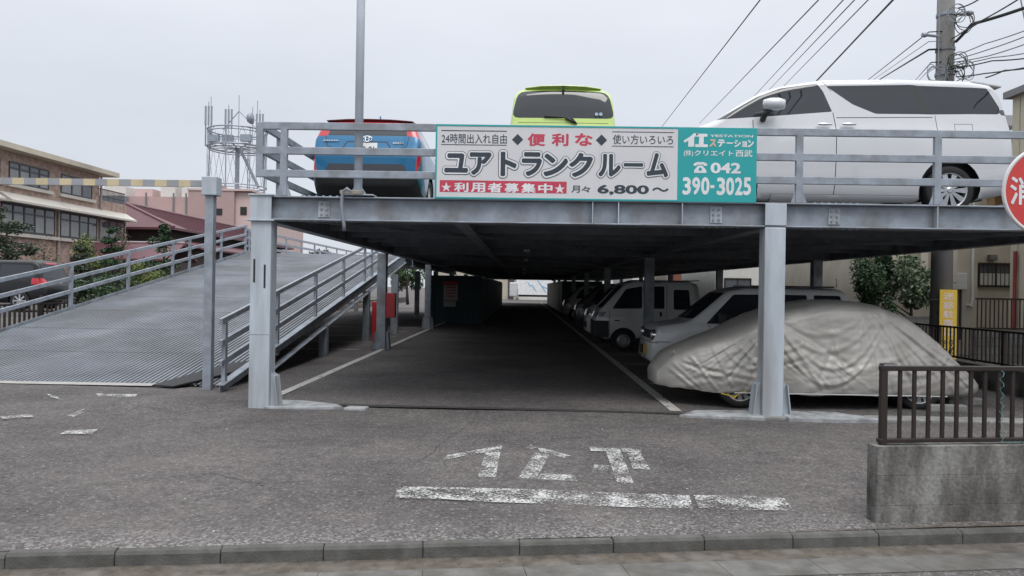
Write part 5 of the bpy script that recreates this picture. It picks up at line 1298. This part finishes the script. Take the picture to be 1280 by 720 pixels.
plant('thin_shrub', 'thin small shrub above the wagon tail in front of a white wall', 'shrub', (p.x, 22, 0), (p.x, 22, 1.6), (.35, .35, .6), 500, .06, LG, 4, 7)
p = at(985, 345, 27)
plant('garden_tree', 'dark garden tree seen under the deck just right of the front column', 'tree', (p.x, 27, 0), (p.x, 27, 2.2), (.8, .8, 1.2), 2600, .07, LD, 5, 12)
# left side, beyond the ramp
def ltree(name, label, px, Y, zc_, rad, n, size, mat, seed, tiers=None, cat='tree'):
    p = at(px, 350, Y); b = Vector((p.x, Y, .4))
    tt = [((p.x+dx, Y, z), r_) for dx, z, r_ in tiers] if tiers else None
    return plant(name, label, cat, b, (p.x, Y, zc_), rad, n, size, mat, seed, 9, None, .12, tt)
ltree('pine_tree', 'cloud pruned pine with layered pads at the edge beside the brick building', 8, 36, 3.8, (1.3, 1.3, 1.2), 5200, .09, LPINE, 11,
      [(-.9, 4.9, (1.3, 1.0, .42)), (.1, 4.2, (1.5, 1.1, .4)), (-.7, 3.5, (1.5, 1.2, .4)), (.5, 3.1, (1.2, 1, .38)), (-.2, 2.5, (1.5, 1.1, .4)), (-1.8, 4.1, (1.2, 1, .45))])
ltree('clipped_conifer', 'tiered dark conifer below the third brick building window', 139, 38, 3.2, (.6, .6, 1.4), 3600, .075, LD, 12,
      [(0, 4.3, (.35, .35, .3)), (-.05, 3.75, (.55, .5, .25)), (.05, 3.2, (.7, .6, .28)), (0, 2.5, (.8, .7, .3)), (.05, 1.8, (.9, .7, .35))])
ltree('small_conifer', 'smaller tiered conifer left of the dark conifer', 100, 37, 2.6, (.6, .6, 1), 2600, .075, LPINE, 13, [(0, 3.3, (.4, .4, .25)), (.1, 2.85, (.65, .5, .25)), (-.05, 2.3, (.75, .6, .3)), (0, 1.7, (.8, .6, .3))])
ltree('loose_tree', 'loose yellow green tree before the brick wall', 117, 41, 3.1, (1.5, 1, 1.4), 1800, .08, LY, 14)
ltree('bare_shrub', 'thin brown shrub with dry twigs before the brick wall', 55, 40, 3.0, (1.4, .8, 1.2), 420, .07, LDRY, 15, None, 'shrub')
ltree('pointed_tree', 'pointed dark tree in front of the maroon roofed house', 205, 38, 3.0, (1.1, 1, 1.5), 4200, .08, LD, 16, [(0, 4.35, (.4, .4, .35)), (0, 3.6, (.85, .7, .5)), (0, 2.6, (1.3, 1, .7)), (0, 1.5, (1.5, 1, .7))])
ltree('round_hedge', 'rounded yellow green clipped shrub beyond the ramp rail', 182, 33, 1.6, (1.25, 1, 1.0), 4200, .06, LY, 17, None, 'shrub')
ltree('dark_hedge', 'dark low hedge behind the ramp rail posts', 120, 32, 1.1, (2.6, .8, .9), 3600, .08, LD, 18, None, 'hedge')
ltree('red_leaf_shrub', 'sparse reddish shrub at the corner of the brick building', 152, 43, 4.0, (.6, .6, 1.6), 320, .07, LDRY, 19, None, 'shrub')
ltree('ramp_head_tree', 'green tree glimpsed beneath the head of the ramp', 510, 52, 2.4, (1.6, 1.4, 1.6), 2600, .12, LG, 20)
ltree('far_tree', 'broad far tree beyond the landing rails', 418, 70, 3.5, (5, 2.5, 1.8), 2600, .22, LD, 21)
fl2 = thing('brown_fence', 'low brown bar fence along the left side of the steel ramp', 'fence', (-11.6, 14, .3))
m_ = MB(); m_.span((-11.62, 13.5, 1.02), (-11.58, 40, 1.06)); m_.build('top_rail', BROWN, fl2)
m_ = MB(); m_.span((-11.615, 13.5, .34), (-11.585, 40, .38)); m_.build('bottom_rail', BROWN, fl2)
for i in range(95): m_ = MB(); y = 13.7+.165*i; m_.span((-11.62, y-.016, .38), (-11.58, y+.016, 1.02)); m_.build('baluster', BROWN, fl2)
for i in range(14): m_ = MB(); y = 13.6+2*i; m_.span((-11.63, y-.03, .2), (-11.57, y+.03, 1.25)); m_.build('post', BROWN, fl2)
bs2 = MB(); bs2.span((-11.72, 13.4, -.1), (-11.52, 60, .3)); tag(bs2.build('fence_base', M('brown_blocks', (.17, .125, .10), .9, 0, .2, 3)), 'low brown block base under the left bar fence', 'wall')

# ================================================================== BRICK BUILDING on the left
BRICK = brick_mat('brown_brick', (.43, .30, .245), (.36, .245, .20), (.42, .36, .32), 1, .45, .16)
bb = thing('brick_building', 'three storey brown brick building with strip windows and cream ledges', 'building', (-40, 50, 0))
bx_ = -36.0
m_ = MB(); m_.span((-60, 30, -.1), (bx_, 61.9, 10.6)); m_.build('wall', BRICK, bb)
m_ = MB(); m_.span((-60, 61.91, -.1), (bx_-.02, 66.2, 8.55)); m_.build('wing', BRICK, bb)
m_ = MB(); m_.span((-60.5, 29.5, 10.605), (bx_+1.0, 63.2, 10.98)); m_.build('roof_fascia', M('fascia_cream', (.56, .50, .40), .7, 0, .12, .5, dirt=(.3, .27, .22), dirt_amt=.6), bb)
LEDGE = M('ledge_cream', (.52, .49, .44), .7, 0, .08, 1)
def xwin(parent, xf, y0, y1, z0, z1, nm, frame=M('frame_slate', (.045, .05, .06), .5)):
    m_ = MB(); m_.span((xf, y0, z0), (xf+.06, y1, z0+.12)); m_.span((xf, y0, z1-.12), (xf+.06, y1, z1))
    for i in range(nm+1):
        y = y0+(y1-y0)*i/nm; m_.span((xf, max(y0, y-.07), z0+.121), (xf+.06, min(y1, y+.07), z1-.121))
    m_.span((xf, y0, z0+(z1-z0)*.68), (xf+.05, y1, z0+(z1-z0)*.68+.09))
    w_ = m_.build('window', frame, parent)
    m_ = MB(); m_.span((xf+.005, y0+.05, z0+.06), (xf+.025, y1-.05, z1-.06)); m_.build('pane', GLASSB, w_)
    # pale blinds behind some lights
    for i in range(nm):
        if (i*7+int(y0)) % 3 != 1:
            m_ = MB(); a = y0+(y1-y0)*i/nm+.1; b = y0+(y1-y0)*(i+1)/nm-.1; m_.span((xf+.026, a, z0+.15), (xf+.03, b, z0+(z1-z0)*.62))
            m_.build('blind', M('blind_grey', (.26, .265, .27), .3, 0, .15, 1), w_)
for y0, y1, nm in ((44, 50.0, 5), (50.9, 55.2, 4), (56.7, 60.8, 3)): xwin(bb, bx_+.002, y0, y1, 8.4, 9.95, nm); m_ = MB(); m_.span((bx_+.002, y0-.3, 8.15), (bx_+.25, y1+.3, 8.38)); m_.build('sill', LEDGE, bb)
for y0, y1, nm in ((43, 49, 5), (50.2, 56.0, 5), (56.7, 61.6, 4), (62.2, 65.9, 3)):
    xwin(bb, bx_+.002, y0, y1, 5.0, 7.0, nm)
    m_ = MB(); m_.prism([(bx_+.002, y0-.3, 7.75), (bx_+1.0, y0-.3, 7.15), (bx_+1.0, y0-.3, 7.0), (bx_+.002, y0-.3, 7.05)], (0, y1-y0+.6, 0)); m_.build('awning', LEDGE, bb)
    m_ = MB(); m_.span((bx_+.002, y0-.3, 4.7), (bx_+.3, y1+.3, 4.95)); m_.build('sill', LEDGE, bb)
for y in (56.35, 61.98):
    m_ = MB(); m_.tube([(bx_+.12, y, .2), (bx_+.12, y, 10.5 if y > 60 else 7)], .09, 8); m_.build('downpipe', M('pipe_tan', (.33, .29, .25), .6), bb)
m_ = MB()
for i in range(22): y = 62.1+.19*i; m_.span((bx_-.2, y, 8.56), (bx_-.16, y+.04, 9.5))
m_.span((bx_-.22, 62, 9.5), (bx_-.14, 66.2, 9.58)); m_.span((bx_-.22, 62, 8.9), (bx_-.14, 66.2, 8.95)); m_.build('terrace_railing', BROWN, bb)

# ================================================================== MAROON ROOFED HOUSE
mh = house('maroon_roof_house', 'timber house with broad maroon metal roofs between the brick and pink buildings', (-38, 80, 0))
RXr, REl, REr, RY0, RY1 = -38.4, -44.5, -32.2, 67.4, 103
ez, rzz = 6.7, 9.15
m_ = MB(); m_.span((-43.3, RY0+1.2, -.1), (-33.6, RY1-1.2, ez-.05)); m_.build('wall', DWOOD, mh)
m_ = MB()
hipy = RY0+3.2
V_ = [(REl, RY0, ez), (REr, RY0, ez), (REr, RY1, ez), (REl, RY1, ez), (RXr, hipy, rzz), (RXr, RY1-3, rzz)]
V_ += [(x, y, z-.22) for x, y, z in V_]
m_.add(V_, [(0, 1, 4), (1, 2, 5, 4), (2, 3, 5), (3, 0, 4, 5), (7, 6, 10), (8, 7, 10, 11), (9, 8, 11), (6, 9, 11, 10), (0, 6, 7, 1), (1, 7, 8, 2), (2, 8, 9, 3), (3, 9, 6, 0)])
rr_ = m_.build('roof', MAROON, mh)
m_ = MB(); y = hipy
while y < RY1-3:
    m_.bar((RXr, y, rzz+.02), (REr, y, ez+.02), .07, .07); y += .8
m_.build('roof_seam', MAROON, rr_)
m_ = MB(); m_.tube([(RXr, hipy, rzz+.05), (RXr, RY1-3, rzz+.05)], .16, 8); m_.tube([(RXr, hipy, rzz+.05), (REr, RY0, ez+.05)], .13, 8); m_.build('ridge', M('ridge_tile', (.17, .09, .10), .5, 0, .12, 1.2), mh)
m_ = MB(); m_.prism([(REr-.8, RY0+.5, 5.6), (REr+2.4, RY0+.5, 4.7), (REr+2.4, 92, 4.7), (REr-.8, 92, 5.6)], (0, 0, .16)); m_.build('skirt_roof', MAROON, mh)
m_ = MB(); m_.span((-33.59, RY0+1.5, -.1), (REr+1.4, 91, 4.75)); m_.build('lean_to_wall', DWOOD, mh)
m_ = MB(); m_.prism([(-37, 58, 3.3), (-28, 58, 3.3), (-28, 60.5, 4.7), (-37, 60.5, 4.7)], (0, 0, .16)); m_.prism([(-37, 63, 3.3), (-28, 63, 3.3), (-28, 60.502, 4.7), (-37, 60.502, 4.7)], (0, 0, .16)); m_.build('entrance_roof', MAROON, mh)
m_ = MB(); m_.tube([(-34.6, 60.5, 4.9), (-28, 60.5, 4.9)], .09, 8); m_.build('ridge', M('ridge_pale', (.35, .3, .31), .5), mh)
m_ = MB(); m_.span((-35.8, 58.9, -.1), (-28.4, 62.2, 3.3)); m_.build('entrance_wall', DWOOD, mh)
m_ = MB(); m_.span((-30.79, 72, 1.8), (-30.73, 84, 4.0)); wq = m_.build('window', BROWN, mh); m_ = MB(); m_.span((-30.729, 72.2, 1.95), (-30.72, 83.8, 3.85)); m_.build('pane', GLASSB, wq)

# ================================================================== PINK BUILDING and roof units
MBX = MB
class MB(MBX):                      # this block stands half as far again as first measured
    def build(s, *a, **k):
        s.v = [Vector((q.x*1.5, q.y*1.5, 1.6+(q.z-1.6)*1.5)) for q in s.v]
        return MBX.build(s, *a, **k)
pb = thing('pink_building', 'dusty pink block with rooftop units behind the maroon roofed house', 'building', (-60, 144, 0))
m_ = MB(); m_.span((-41.3, 90, -.1), (-35.6, 112, 13.0)); m_.build('wall', PINK, pb)
m_ = MB(); m_.span((-35.599, 90.5, -.1), (-33.6, 112, 12.9)); m_.build('wall', PINKL, pb)
m_ = MB(); m_.span((-58, 98, -.1), (-41.31, 112, 13.1)); m_.build('wing', PINK, pb)
m_ = MB(); m_.span((-41.4, 89.9, 13.001), (-33.5, 112, 13.25)); m_.build('parapet', PINKL, pb)
m_ = MB(); m_.span((-52, 93, 8.8), (-41.35, 98, 10.2)); m_.build('canopy', M('canopy_pale', (.5, .48, .46), .7), pb)
m_ = MB(); m_.span((-51, 93.2, -.1), (-41.4, 98, 8.79)); m_.build('annex', M('annex_grey', (.2, .2, .21), .7), pb)
for x, z in ((-37.4, 10.4), (-34.6, 8.2), (-34.6, 10.6)):
    m_ = MB(); m_.span((x-.35, 89.93, z-.4), (x+.35, 89.999, z+.4)) if x < -36 else m_.span((x-.4, 90.43, z-.5), (x+.4, 90.499, z+.5)); m_.build('window', BLACK, pb)
for i, (x, wd, hh) in enumerate(((-56, 3, 1.6), (-52, 2.4, 1.3), (-48.7, 2, 2.0), (-45.5, 2.6, 1.5), (-42.6, 1.6, 2.1))):
    m_ = MB(); m_.span((x-wd/2, 100, 13.101), (x+wd/2, 103, 13.1+hh)); m_.build('rooftop_unit', [OFFW, PINKL, OFFW][i % 3], pb, bevel=.05)
for x in (-50.6, -46.9, -45.2):
    m_ = MB(); m_.tube([(x, 97.9, 9), (x, 97.9, 13.6)], .12, 8); m_.build('downpipe', M('pipe_grey', (.15, .16, .18), .6), pb)
lv = MB(); lv.span((-58, 97.0, 10.4), (-53, 97.95, 13.05)); lv.build('louvre', M('louvre_grey', (.2, .22, .25), .6), pb)

# ================================================================== ROOFTOP ANTENNA TOWER
TW = M('antenna_steel', (.27, .31, .36), .5, .3, .12, 2)
tcx, tcy = -39.6, 101.0
tw_ = thing('antenna_tower', 'pale steel lattice antenna tower with ring platforms on the pink roof', 'antenna tower', (tcx*1.5, tcy*1.5, 18.9))
rad = 3.9
def ringp(z, r=rad, n=28): return [(tcx+r*math.cos(2*math.pi*i/n), tcy+r*math.sin(2*math.pi*i/n), z) for i in range(n+1)]
for z, t in ((22.6, .10), (20.3, .13), (14.9, .09)):
    m_ = MB(); m_.tube(ringp(z), t, 6); m_.tube(ringp(z-.35, rad*.95), t*.6, 6); m_.build('ring', TW, tw_)
m_ = MB()
for i in range(24):
    a, b = 2*math.pi*i/24, 2*math.pi*(i+1)/24
    for z0, z1 in ((20.3, 22.6), (14.9, 19.9)):
        s_ = 1 if i % 2 else -1; a0, b0 = (a, b) if s_ > 0 else (b, a)
        m_.tube([(tcx+rad*math.cos(a0), tcy+rad*math.sin(a0), z0), (tcx+rad*math.cos(b0), tcy+rad*math.sin(b0), z1)], .03, 5)
for i in range(8): a = 2*math.pi*i/8; m_.tube([(tcx+rad*math.cos(a), tcy+rad*math.sin(a), 13.2), (tcx+rad*math.cos(a), tcy+rad*math.sin(a), 22.6)], .07, 6)
m_.build('lattice', TW, tw_)
m_ = MB(); m_.tube([(tcx, tcy, 13.2), (tcx, tcy, 20.3)], .3, 10); m_.build('core', TW, tw_)
m_ = MB(); m_.tube([(tcx+.9, tcy-1.5, 20), (tcx+3.2, tcy-.5, 14.8)], .22, 8); m_.build('strut', TW, tw_)
m_ = MB()
for i in range(14): a = 2*math.pi*i/14; m_.bar((tcx, tcy, 20.2), (tcx+rad*math.cos(a), tcy+rad*math.sin(a), 20.2), .25, .05)
m_.build('platform', TW, tw_)
for px, ptop, cnt in ((258, 134, 1), (264, 121, 1), (261, 127, 3), (286, 131, 3), (299, 119, 1), (316, 134, 1), (322, 126, 1), (325, 137, 3)):
    q = at(px, ptop, tcy-1.5*(1 if 270 < px < 310 else 0))
    for k in range(cnt):
        m_ = MB(); xo = (k-(cnt-1)/2)*.42
        m_.tube([(q.x+xo, q.y, 20.5), (q.x+xo, q.y, q.z-(.6 if k != 1 and cnt > 1 else 0))], .05, 6)
        if cnt > 1: m_.tube([(q.x+xo, q.y, q.z-3.2), (q.x+xo, q.y, q.z-.6)], .13, 8)
        m_.build('antenna', TW, tw_)
q = at(299, 139, tcy-1.5)
m_ = MB()
for dx in (-2.4, 2.4): m_.tube([q, (q.x+dx, q.y+.5, 22.6)], .06, 6)
m_.build('stay', TW, tw_)
m_ = MB(); q = at(313, 148, tcy-3); m_.lathe([(.001, -.45), (.5, -.35), (.75, 0), (.78, .25), (.001, .28)], q, 'X', 16); m_.tube([q, (q.x+.9, q.y, q.z-.3), (q.x+.9, q.y, 20.5)], .07, 6); m_.build('dish', TW, tw_, smooth=True)
for x, z in ((-1.9, 20.9), (0, 20.9), (2.4, 21)):
    m_ = MB(); m_.span((tcx+x-.7, tcy-3.6, z-.4), (tcx+x+.7, tcy-3.0, z+.5)); m_.build('radio_cabinet', TW, tw_)

MB = MBX

# ================================================================== UNDER THE DECK: containers, fire boxes
def container(label, loc, w_=2.3, l_=4.6, poster=False):
    c = thing('storage_container', label, 'container', loc, 'storage containers under the deck')
    x, y, z = loc; h = 2.12
    m_ = MB(); prof = []; 
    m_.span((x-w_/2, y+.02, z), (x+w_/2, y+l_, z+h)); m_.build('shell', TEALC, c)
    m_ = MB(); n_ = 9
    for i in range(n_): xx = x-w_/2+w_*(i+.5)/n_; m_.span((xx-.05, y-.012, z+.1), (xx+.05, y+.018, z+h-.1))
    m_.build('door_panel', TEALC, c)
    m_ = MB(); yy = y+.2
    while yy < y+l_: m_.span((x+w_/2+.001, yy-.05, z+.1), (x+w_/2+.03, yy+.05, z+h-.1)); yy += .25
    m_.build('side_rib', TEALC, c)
    if poster:
        m_ = MB(); m_.span((x-.52, y-.03, z+1.0), (x+.1, y-.02, z+1.68)); po = m_.build('poster', M('poster_pale', (.42, .4, .38), .6), c)
        m_ = MB(); m_.span((x-.55, y-.035, z+1.7), (x+.12, y-.02, z+1.86)); m_.build('poster_header', M('poster_red', (.5, .05, .05), .6), c)
        m_ = MB(); m_.span((x-.52, y-.034, z+.72), (x+.02, y-.021, z+.97)); m_.build('poster', MATS['poster_pale'], c)
        for k in range(4): m_ = MB(); m_.span((x-.46, y-.033, z+1.56-.13*k), (x+.03, y-.0301, z+1.61-.13*k)); m_.build('poster_line', M('poster_red', (.5, .05, .05), .6), po)
    return c
for k in range(7):
    container(['teal storage container with a red and white poster, nearest of the row', 'second teal container behind the poster container', 'dark container third in the row along the lane'][k] if k < 3 else ['fourth container along the dark lane', 'fifth container along the dark lane', 'sixth container along the dark lane', 'last container at the lane end'][k-3], (-3.0, 33+4.9*k, 0), poster=(k == 0))
for k in range(6):  # right-hand row is added to darken the far end under the deck
    container(['first container added for darkness beyond the vans on the right', 'second container added for darkness beyond the vans on the right', 'third container added for darkness beyond the vans on the right', 'fourth container added for darkness beyond the vans on the right', 'fifth container added for darkness beyond the vans on the right', 'sixth container added for darkness beyond the vans on the right'][k], (3.9, 48+4.9*k, 0), w_=2.6)
fb1 = thing('fire_box', 'tall red fire equipment box standing behind the ramp side column', 'fire box', (-4.0, 19.6, 0))
p0, p1 = at(466, 377, 19.6), at(475, 430, 19.6)
m_ = MB(); m_.span((p0.x, 19.5, .03), (p1.x, 19.75, p0.z)); m_.build('cabinet', REDP, fb1, bevel=.01)
m_ = MB(); m_.span((p0.x+.03, 19.485, .2), (p1.x-.03, 19.499, p0.z-.1)); m_.build('door', REDP, fb1)
fb2 = thing('fire_hose_box', 'red box hung on the inner face of the second left column', 'fire box', (-3.1, 18.6, .7))
p0, p1 = at(484.5, 366, 18.55), at(495.5, 397, 18.55)
m_ = MB(); m_.span((p0.x, 18.36, p1.z), (p1.x, 18.52, p0.z)); m_.build('cabinet', REDP, fb2, bevel=.01)
m_ = MB(); m_.span((p0.x+.02, 18.346, p1.z+.03), (p1.x-.02, 18.359, p0.z-.03)); m_.build('door', REDP, fb2)
# end of the lane: sheds beyond the street
es = thing('end_building', 'tan walled building across the street at the far end of the lane', 'building', (-4, 104, 0))
m_ = MB(); m_.span((-12, 102, -.1), (-.9, 110, 6)); m_.build('wall', CREAM, es)
m_ = MB(); m_.span((-2.0, 101.9, 0), (-1.2, 101.99, 3)); m_.build('door', DWOOD, es)
es2 = thing('end_house', 'pale house across the street behind the box truck', 'building', (6, 104, 0))
m_ = MB(); m_.span((-.5, 103, -.1), (30, 112, 5.5)); m_.build('wall', OFFW, es2); hwin(es2, 4.5, 6, 1, 2.4, 102.98)

# ================================================================== OVERHEAD CABLES
def cable(pts, r, label, grp, m=WIRE, sag=0.0):
    P = []
    for a, b in zip(pts, pts[1:]):
        a, b = Vector(a), Vector(b)
        for i in range(13):
            t = i/12; q = a.lerp(b, t); q.z -= sag*4*t*(1-t); 
            if not P or (q-P[-1]).length > 1e-4: P.append(q)
    mb = MB(); mb.tube(P, r, 5); o = mb.build('overhead_cable', m, smooth=True)
    return tag(o, label, 'cable', grp)
G1 = 'overhead cables running along the deck'
for (pa, pb, r, Yn, Yf) in (((950, 0), (830, 155), .013, 14, 40), ((1023, 0), (888, 140), .013, 14, 40), ((1054, 0), (953, 109), .012, 14, 34), ((1068, 0), (972, 101), .012, 14, 34), ((1085, 0), (989, 98), .012, 14, 34), ((1116, 0), (1027, 94), .022, 14, 30), ((1118, -2), (1029, 93), .014, 14.2, 30.2)):
    a, b = at(*pa, Yn), at(*pb, Yf); d = b-a
    cable([a-d*.3, a, b, b+d*.35], r, 'thin dark overhead cable descending across the sky above the white minivan', G1)
T6 = UP+Vector((0, 0, 0))
G2 = 'cables fanning out from the utility pole'
lft = [((1161, 40), (1090, 96), .012), ((1161, 52), (1097, 96), .008), ((1161, 62), (1105, 96), .02), ((1164, 78), (1148, 96), .012), ((1165, 84), (1150, 99), .01)]
for i, (a, b, r) in enumerate(lft):
    p, q = at(*a, 14.95), at(*b, 24+i*1.5); cable([UP+Vector((-.12, -.1, p.z)), p, q, q+(q-p)*.8], r, 'dark cable running from the utility pole down to the minivan roof', G2, WIRE if r > .011 else WIREG)
rgt = [((1195, 52), (1215, 30), (1280, 10), .03), ((1190, 75), (1235, 62), (1290, 42), .01), ((1190, 78), (1235, 70), (1290, 52), .01), ((1190, 82), (1240, 72), (1290, 65), .01), ((1190, 86), (1240, 76), (1290, 72), .012), ((1192, 70), (1230, 55), (1290, 35), .01),
       ((1195, 96), (1230, 92), (1290, 83), .012), ((1232, 97), (1255, 88), (1290, 84), .014), ((1198, 10), (1215, 4), (1230, -6), .014), ((1190, 48), (1203, 40), (1230, 24), .012), ((1275, -5), (1282, 30), (1290, 45), .012)]
for a, b, c, r in rgt:
    p, q, s_ = at(*a, 14.9), at(*b, 13.6), at(*c, 12.2); cable([p, q, s_, s_+(s_-q)*1.5], r, 'cable spreading from the utility pole past the edge of the frame', 'cables leaving the pole to the street', WIRE if r > .011 else WIREG, .01)
rnn = random.Random(5)
for k, (cx_, cy_) in enumerate(((1196, 22), (1194, 82), (1200, 90), (1188, 92), (1170, 90), (1207, 26))):
    mb = MB(); c0 = at(cx_, cy_, 14.72); n_ = 90; P = []
    for i in range(n_): t = i/n_*2*math.pi*3.2; rr = .14+.07*math.sin(i*.21+k); P.append(c0+Vector((rr*math.cos(t), -.05+.08*math.sin(i*.2), rr*1.15*math.sin(t)+.05*math.sin(i*.33+k))))
    mb.tube(P, .008, 5); mb.build('cable_loop', WIRE if k % 2 else WIREG, up, smooth=True)
m_ = MB(); m_.tube([UP+Vector((-.3, -.3, 5.6)), UP+Vector((-.3, -.3, 11))], .012, 5); m_.build('thin_rod', WIREG, up)

# ================================================================== SMALL THINGS: leaves in the gutter, crumbs on the asphalt
for k, (px, py, m) in enumerate(((545, 703, LY), (530, 708, LDRY), (498, 712, LDRY), (577, 706, LDRY), (623, 702, LDRY), (955, 692, LY), (990, 692, LDRY))):
    p = gnd(px, py, -.095); mb = MB(); a = k*1.3; u = Vector((math.cos(a), math.sin(a), .1))*.03; v = Vector((-math.sin(a), math.cos(a), .2))*.014
    mb.add([p-u, p+v, p+u+Vector((0, 0, .01)), p-v+Vector((0, 0, .006))], [(0, 1, 2, 3)])
    o = mb.build('fallen_leaf', m); tag(o, 'yellow green fallen leaf lying in the gutter' if m is LY else 'dry brown fallen leaf lying in the gutter', 'leaf', 'fallen leaves in the gutter')
rn = random.Random(9); mb = MB()
for i in range(260):
    x = rn.uniform(-6, 5); y = kerb_y(x)+rn.random()**1.8*5+.15
    s_ = rn.uniform(.003, .008); c = Vector((x, y, .012+lotz(x, y-kerb_y(x)))); d = [c+Vector((rn.uniform(-1, 1)*s_*1.6, rn.uniform(-1, 1)*s_*1.6, rn.uniform(0, 1.3)*s_)) for _ in range(4)]
    mb.add(d, [(0, 1, 2), (0, 2, 3), (0, 3, 1), (1, 3, 2)])
tag(mb.build('loose_grit', CONC_P), 'pale grit scattered over the asphalt forecourt', 'grit', kind='stuff')

rn = random.Random(31)
ck = MB()
for pts in ([(600, 513), (588, 530), (560, 548), (535, 570), (505, 588)], [(1080, 585), (1010, 570), (930, 566), (880, 552)], [(180, 600), (260, 590), (330, 604), (420, 598)]):
    P = []
    for a, b in zip(pts, pts[1:]):
        for i in range(9):
            t = i/9; q = gnd(a[0]+(b[0]-a[0])*t, a[1]+(b[1]-a[1])*t); P.append(Vector((q.x+rn.uniform(-.02, .02), q.y+rn.uniform(-.02, .02), .0)))
    for a, b in zip(P, P[1:]):
        d = (b-a).normalized(); n_ = Vector((-d.y, d.x, 0))*rn.uniform(.0012, .0032)
        za, zb2 = lotz(a.x, a.y-kerb_y(a.x))+.006, lotz(b.x, b.y-kerb_y(b.x))+.006
        ck.quad(Vector((a.x, a.y, za))-n_, Vector((b.x, b.y, zb2))-n_, Vector((b.x, b.y, zb2))+n_, Vector((a.x, a.y, za))+n_)
tag(ck.build('asphalt_cracks', MATS.get('joint_dark')), kind='structure')
sl2 = MB(); n_ = 90
for i in range(n_):
    a, b = 1.5+7*i/n_, 1.5+7*(i+1)/n_; wa, wb = [min(1, max(0, (q-1.5)/2.2))*(.04+.10*abs(mnoise.noise(Vector((q*3, 0, 0))))) for q in (a, b)]
    sl2.quad(kp(a, .0, .011), kp(b, .0, .011), kp(b, wb, .011), kp(a, wa, .011))
tag(sl2.build('soil_strip', MATS['gutter_dirt']), kind='structure')
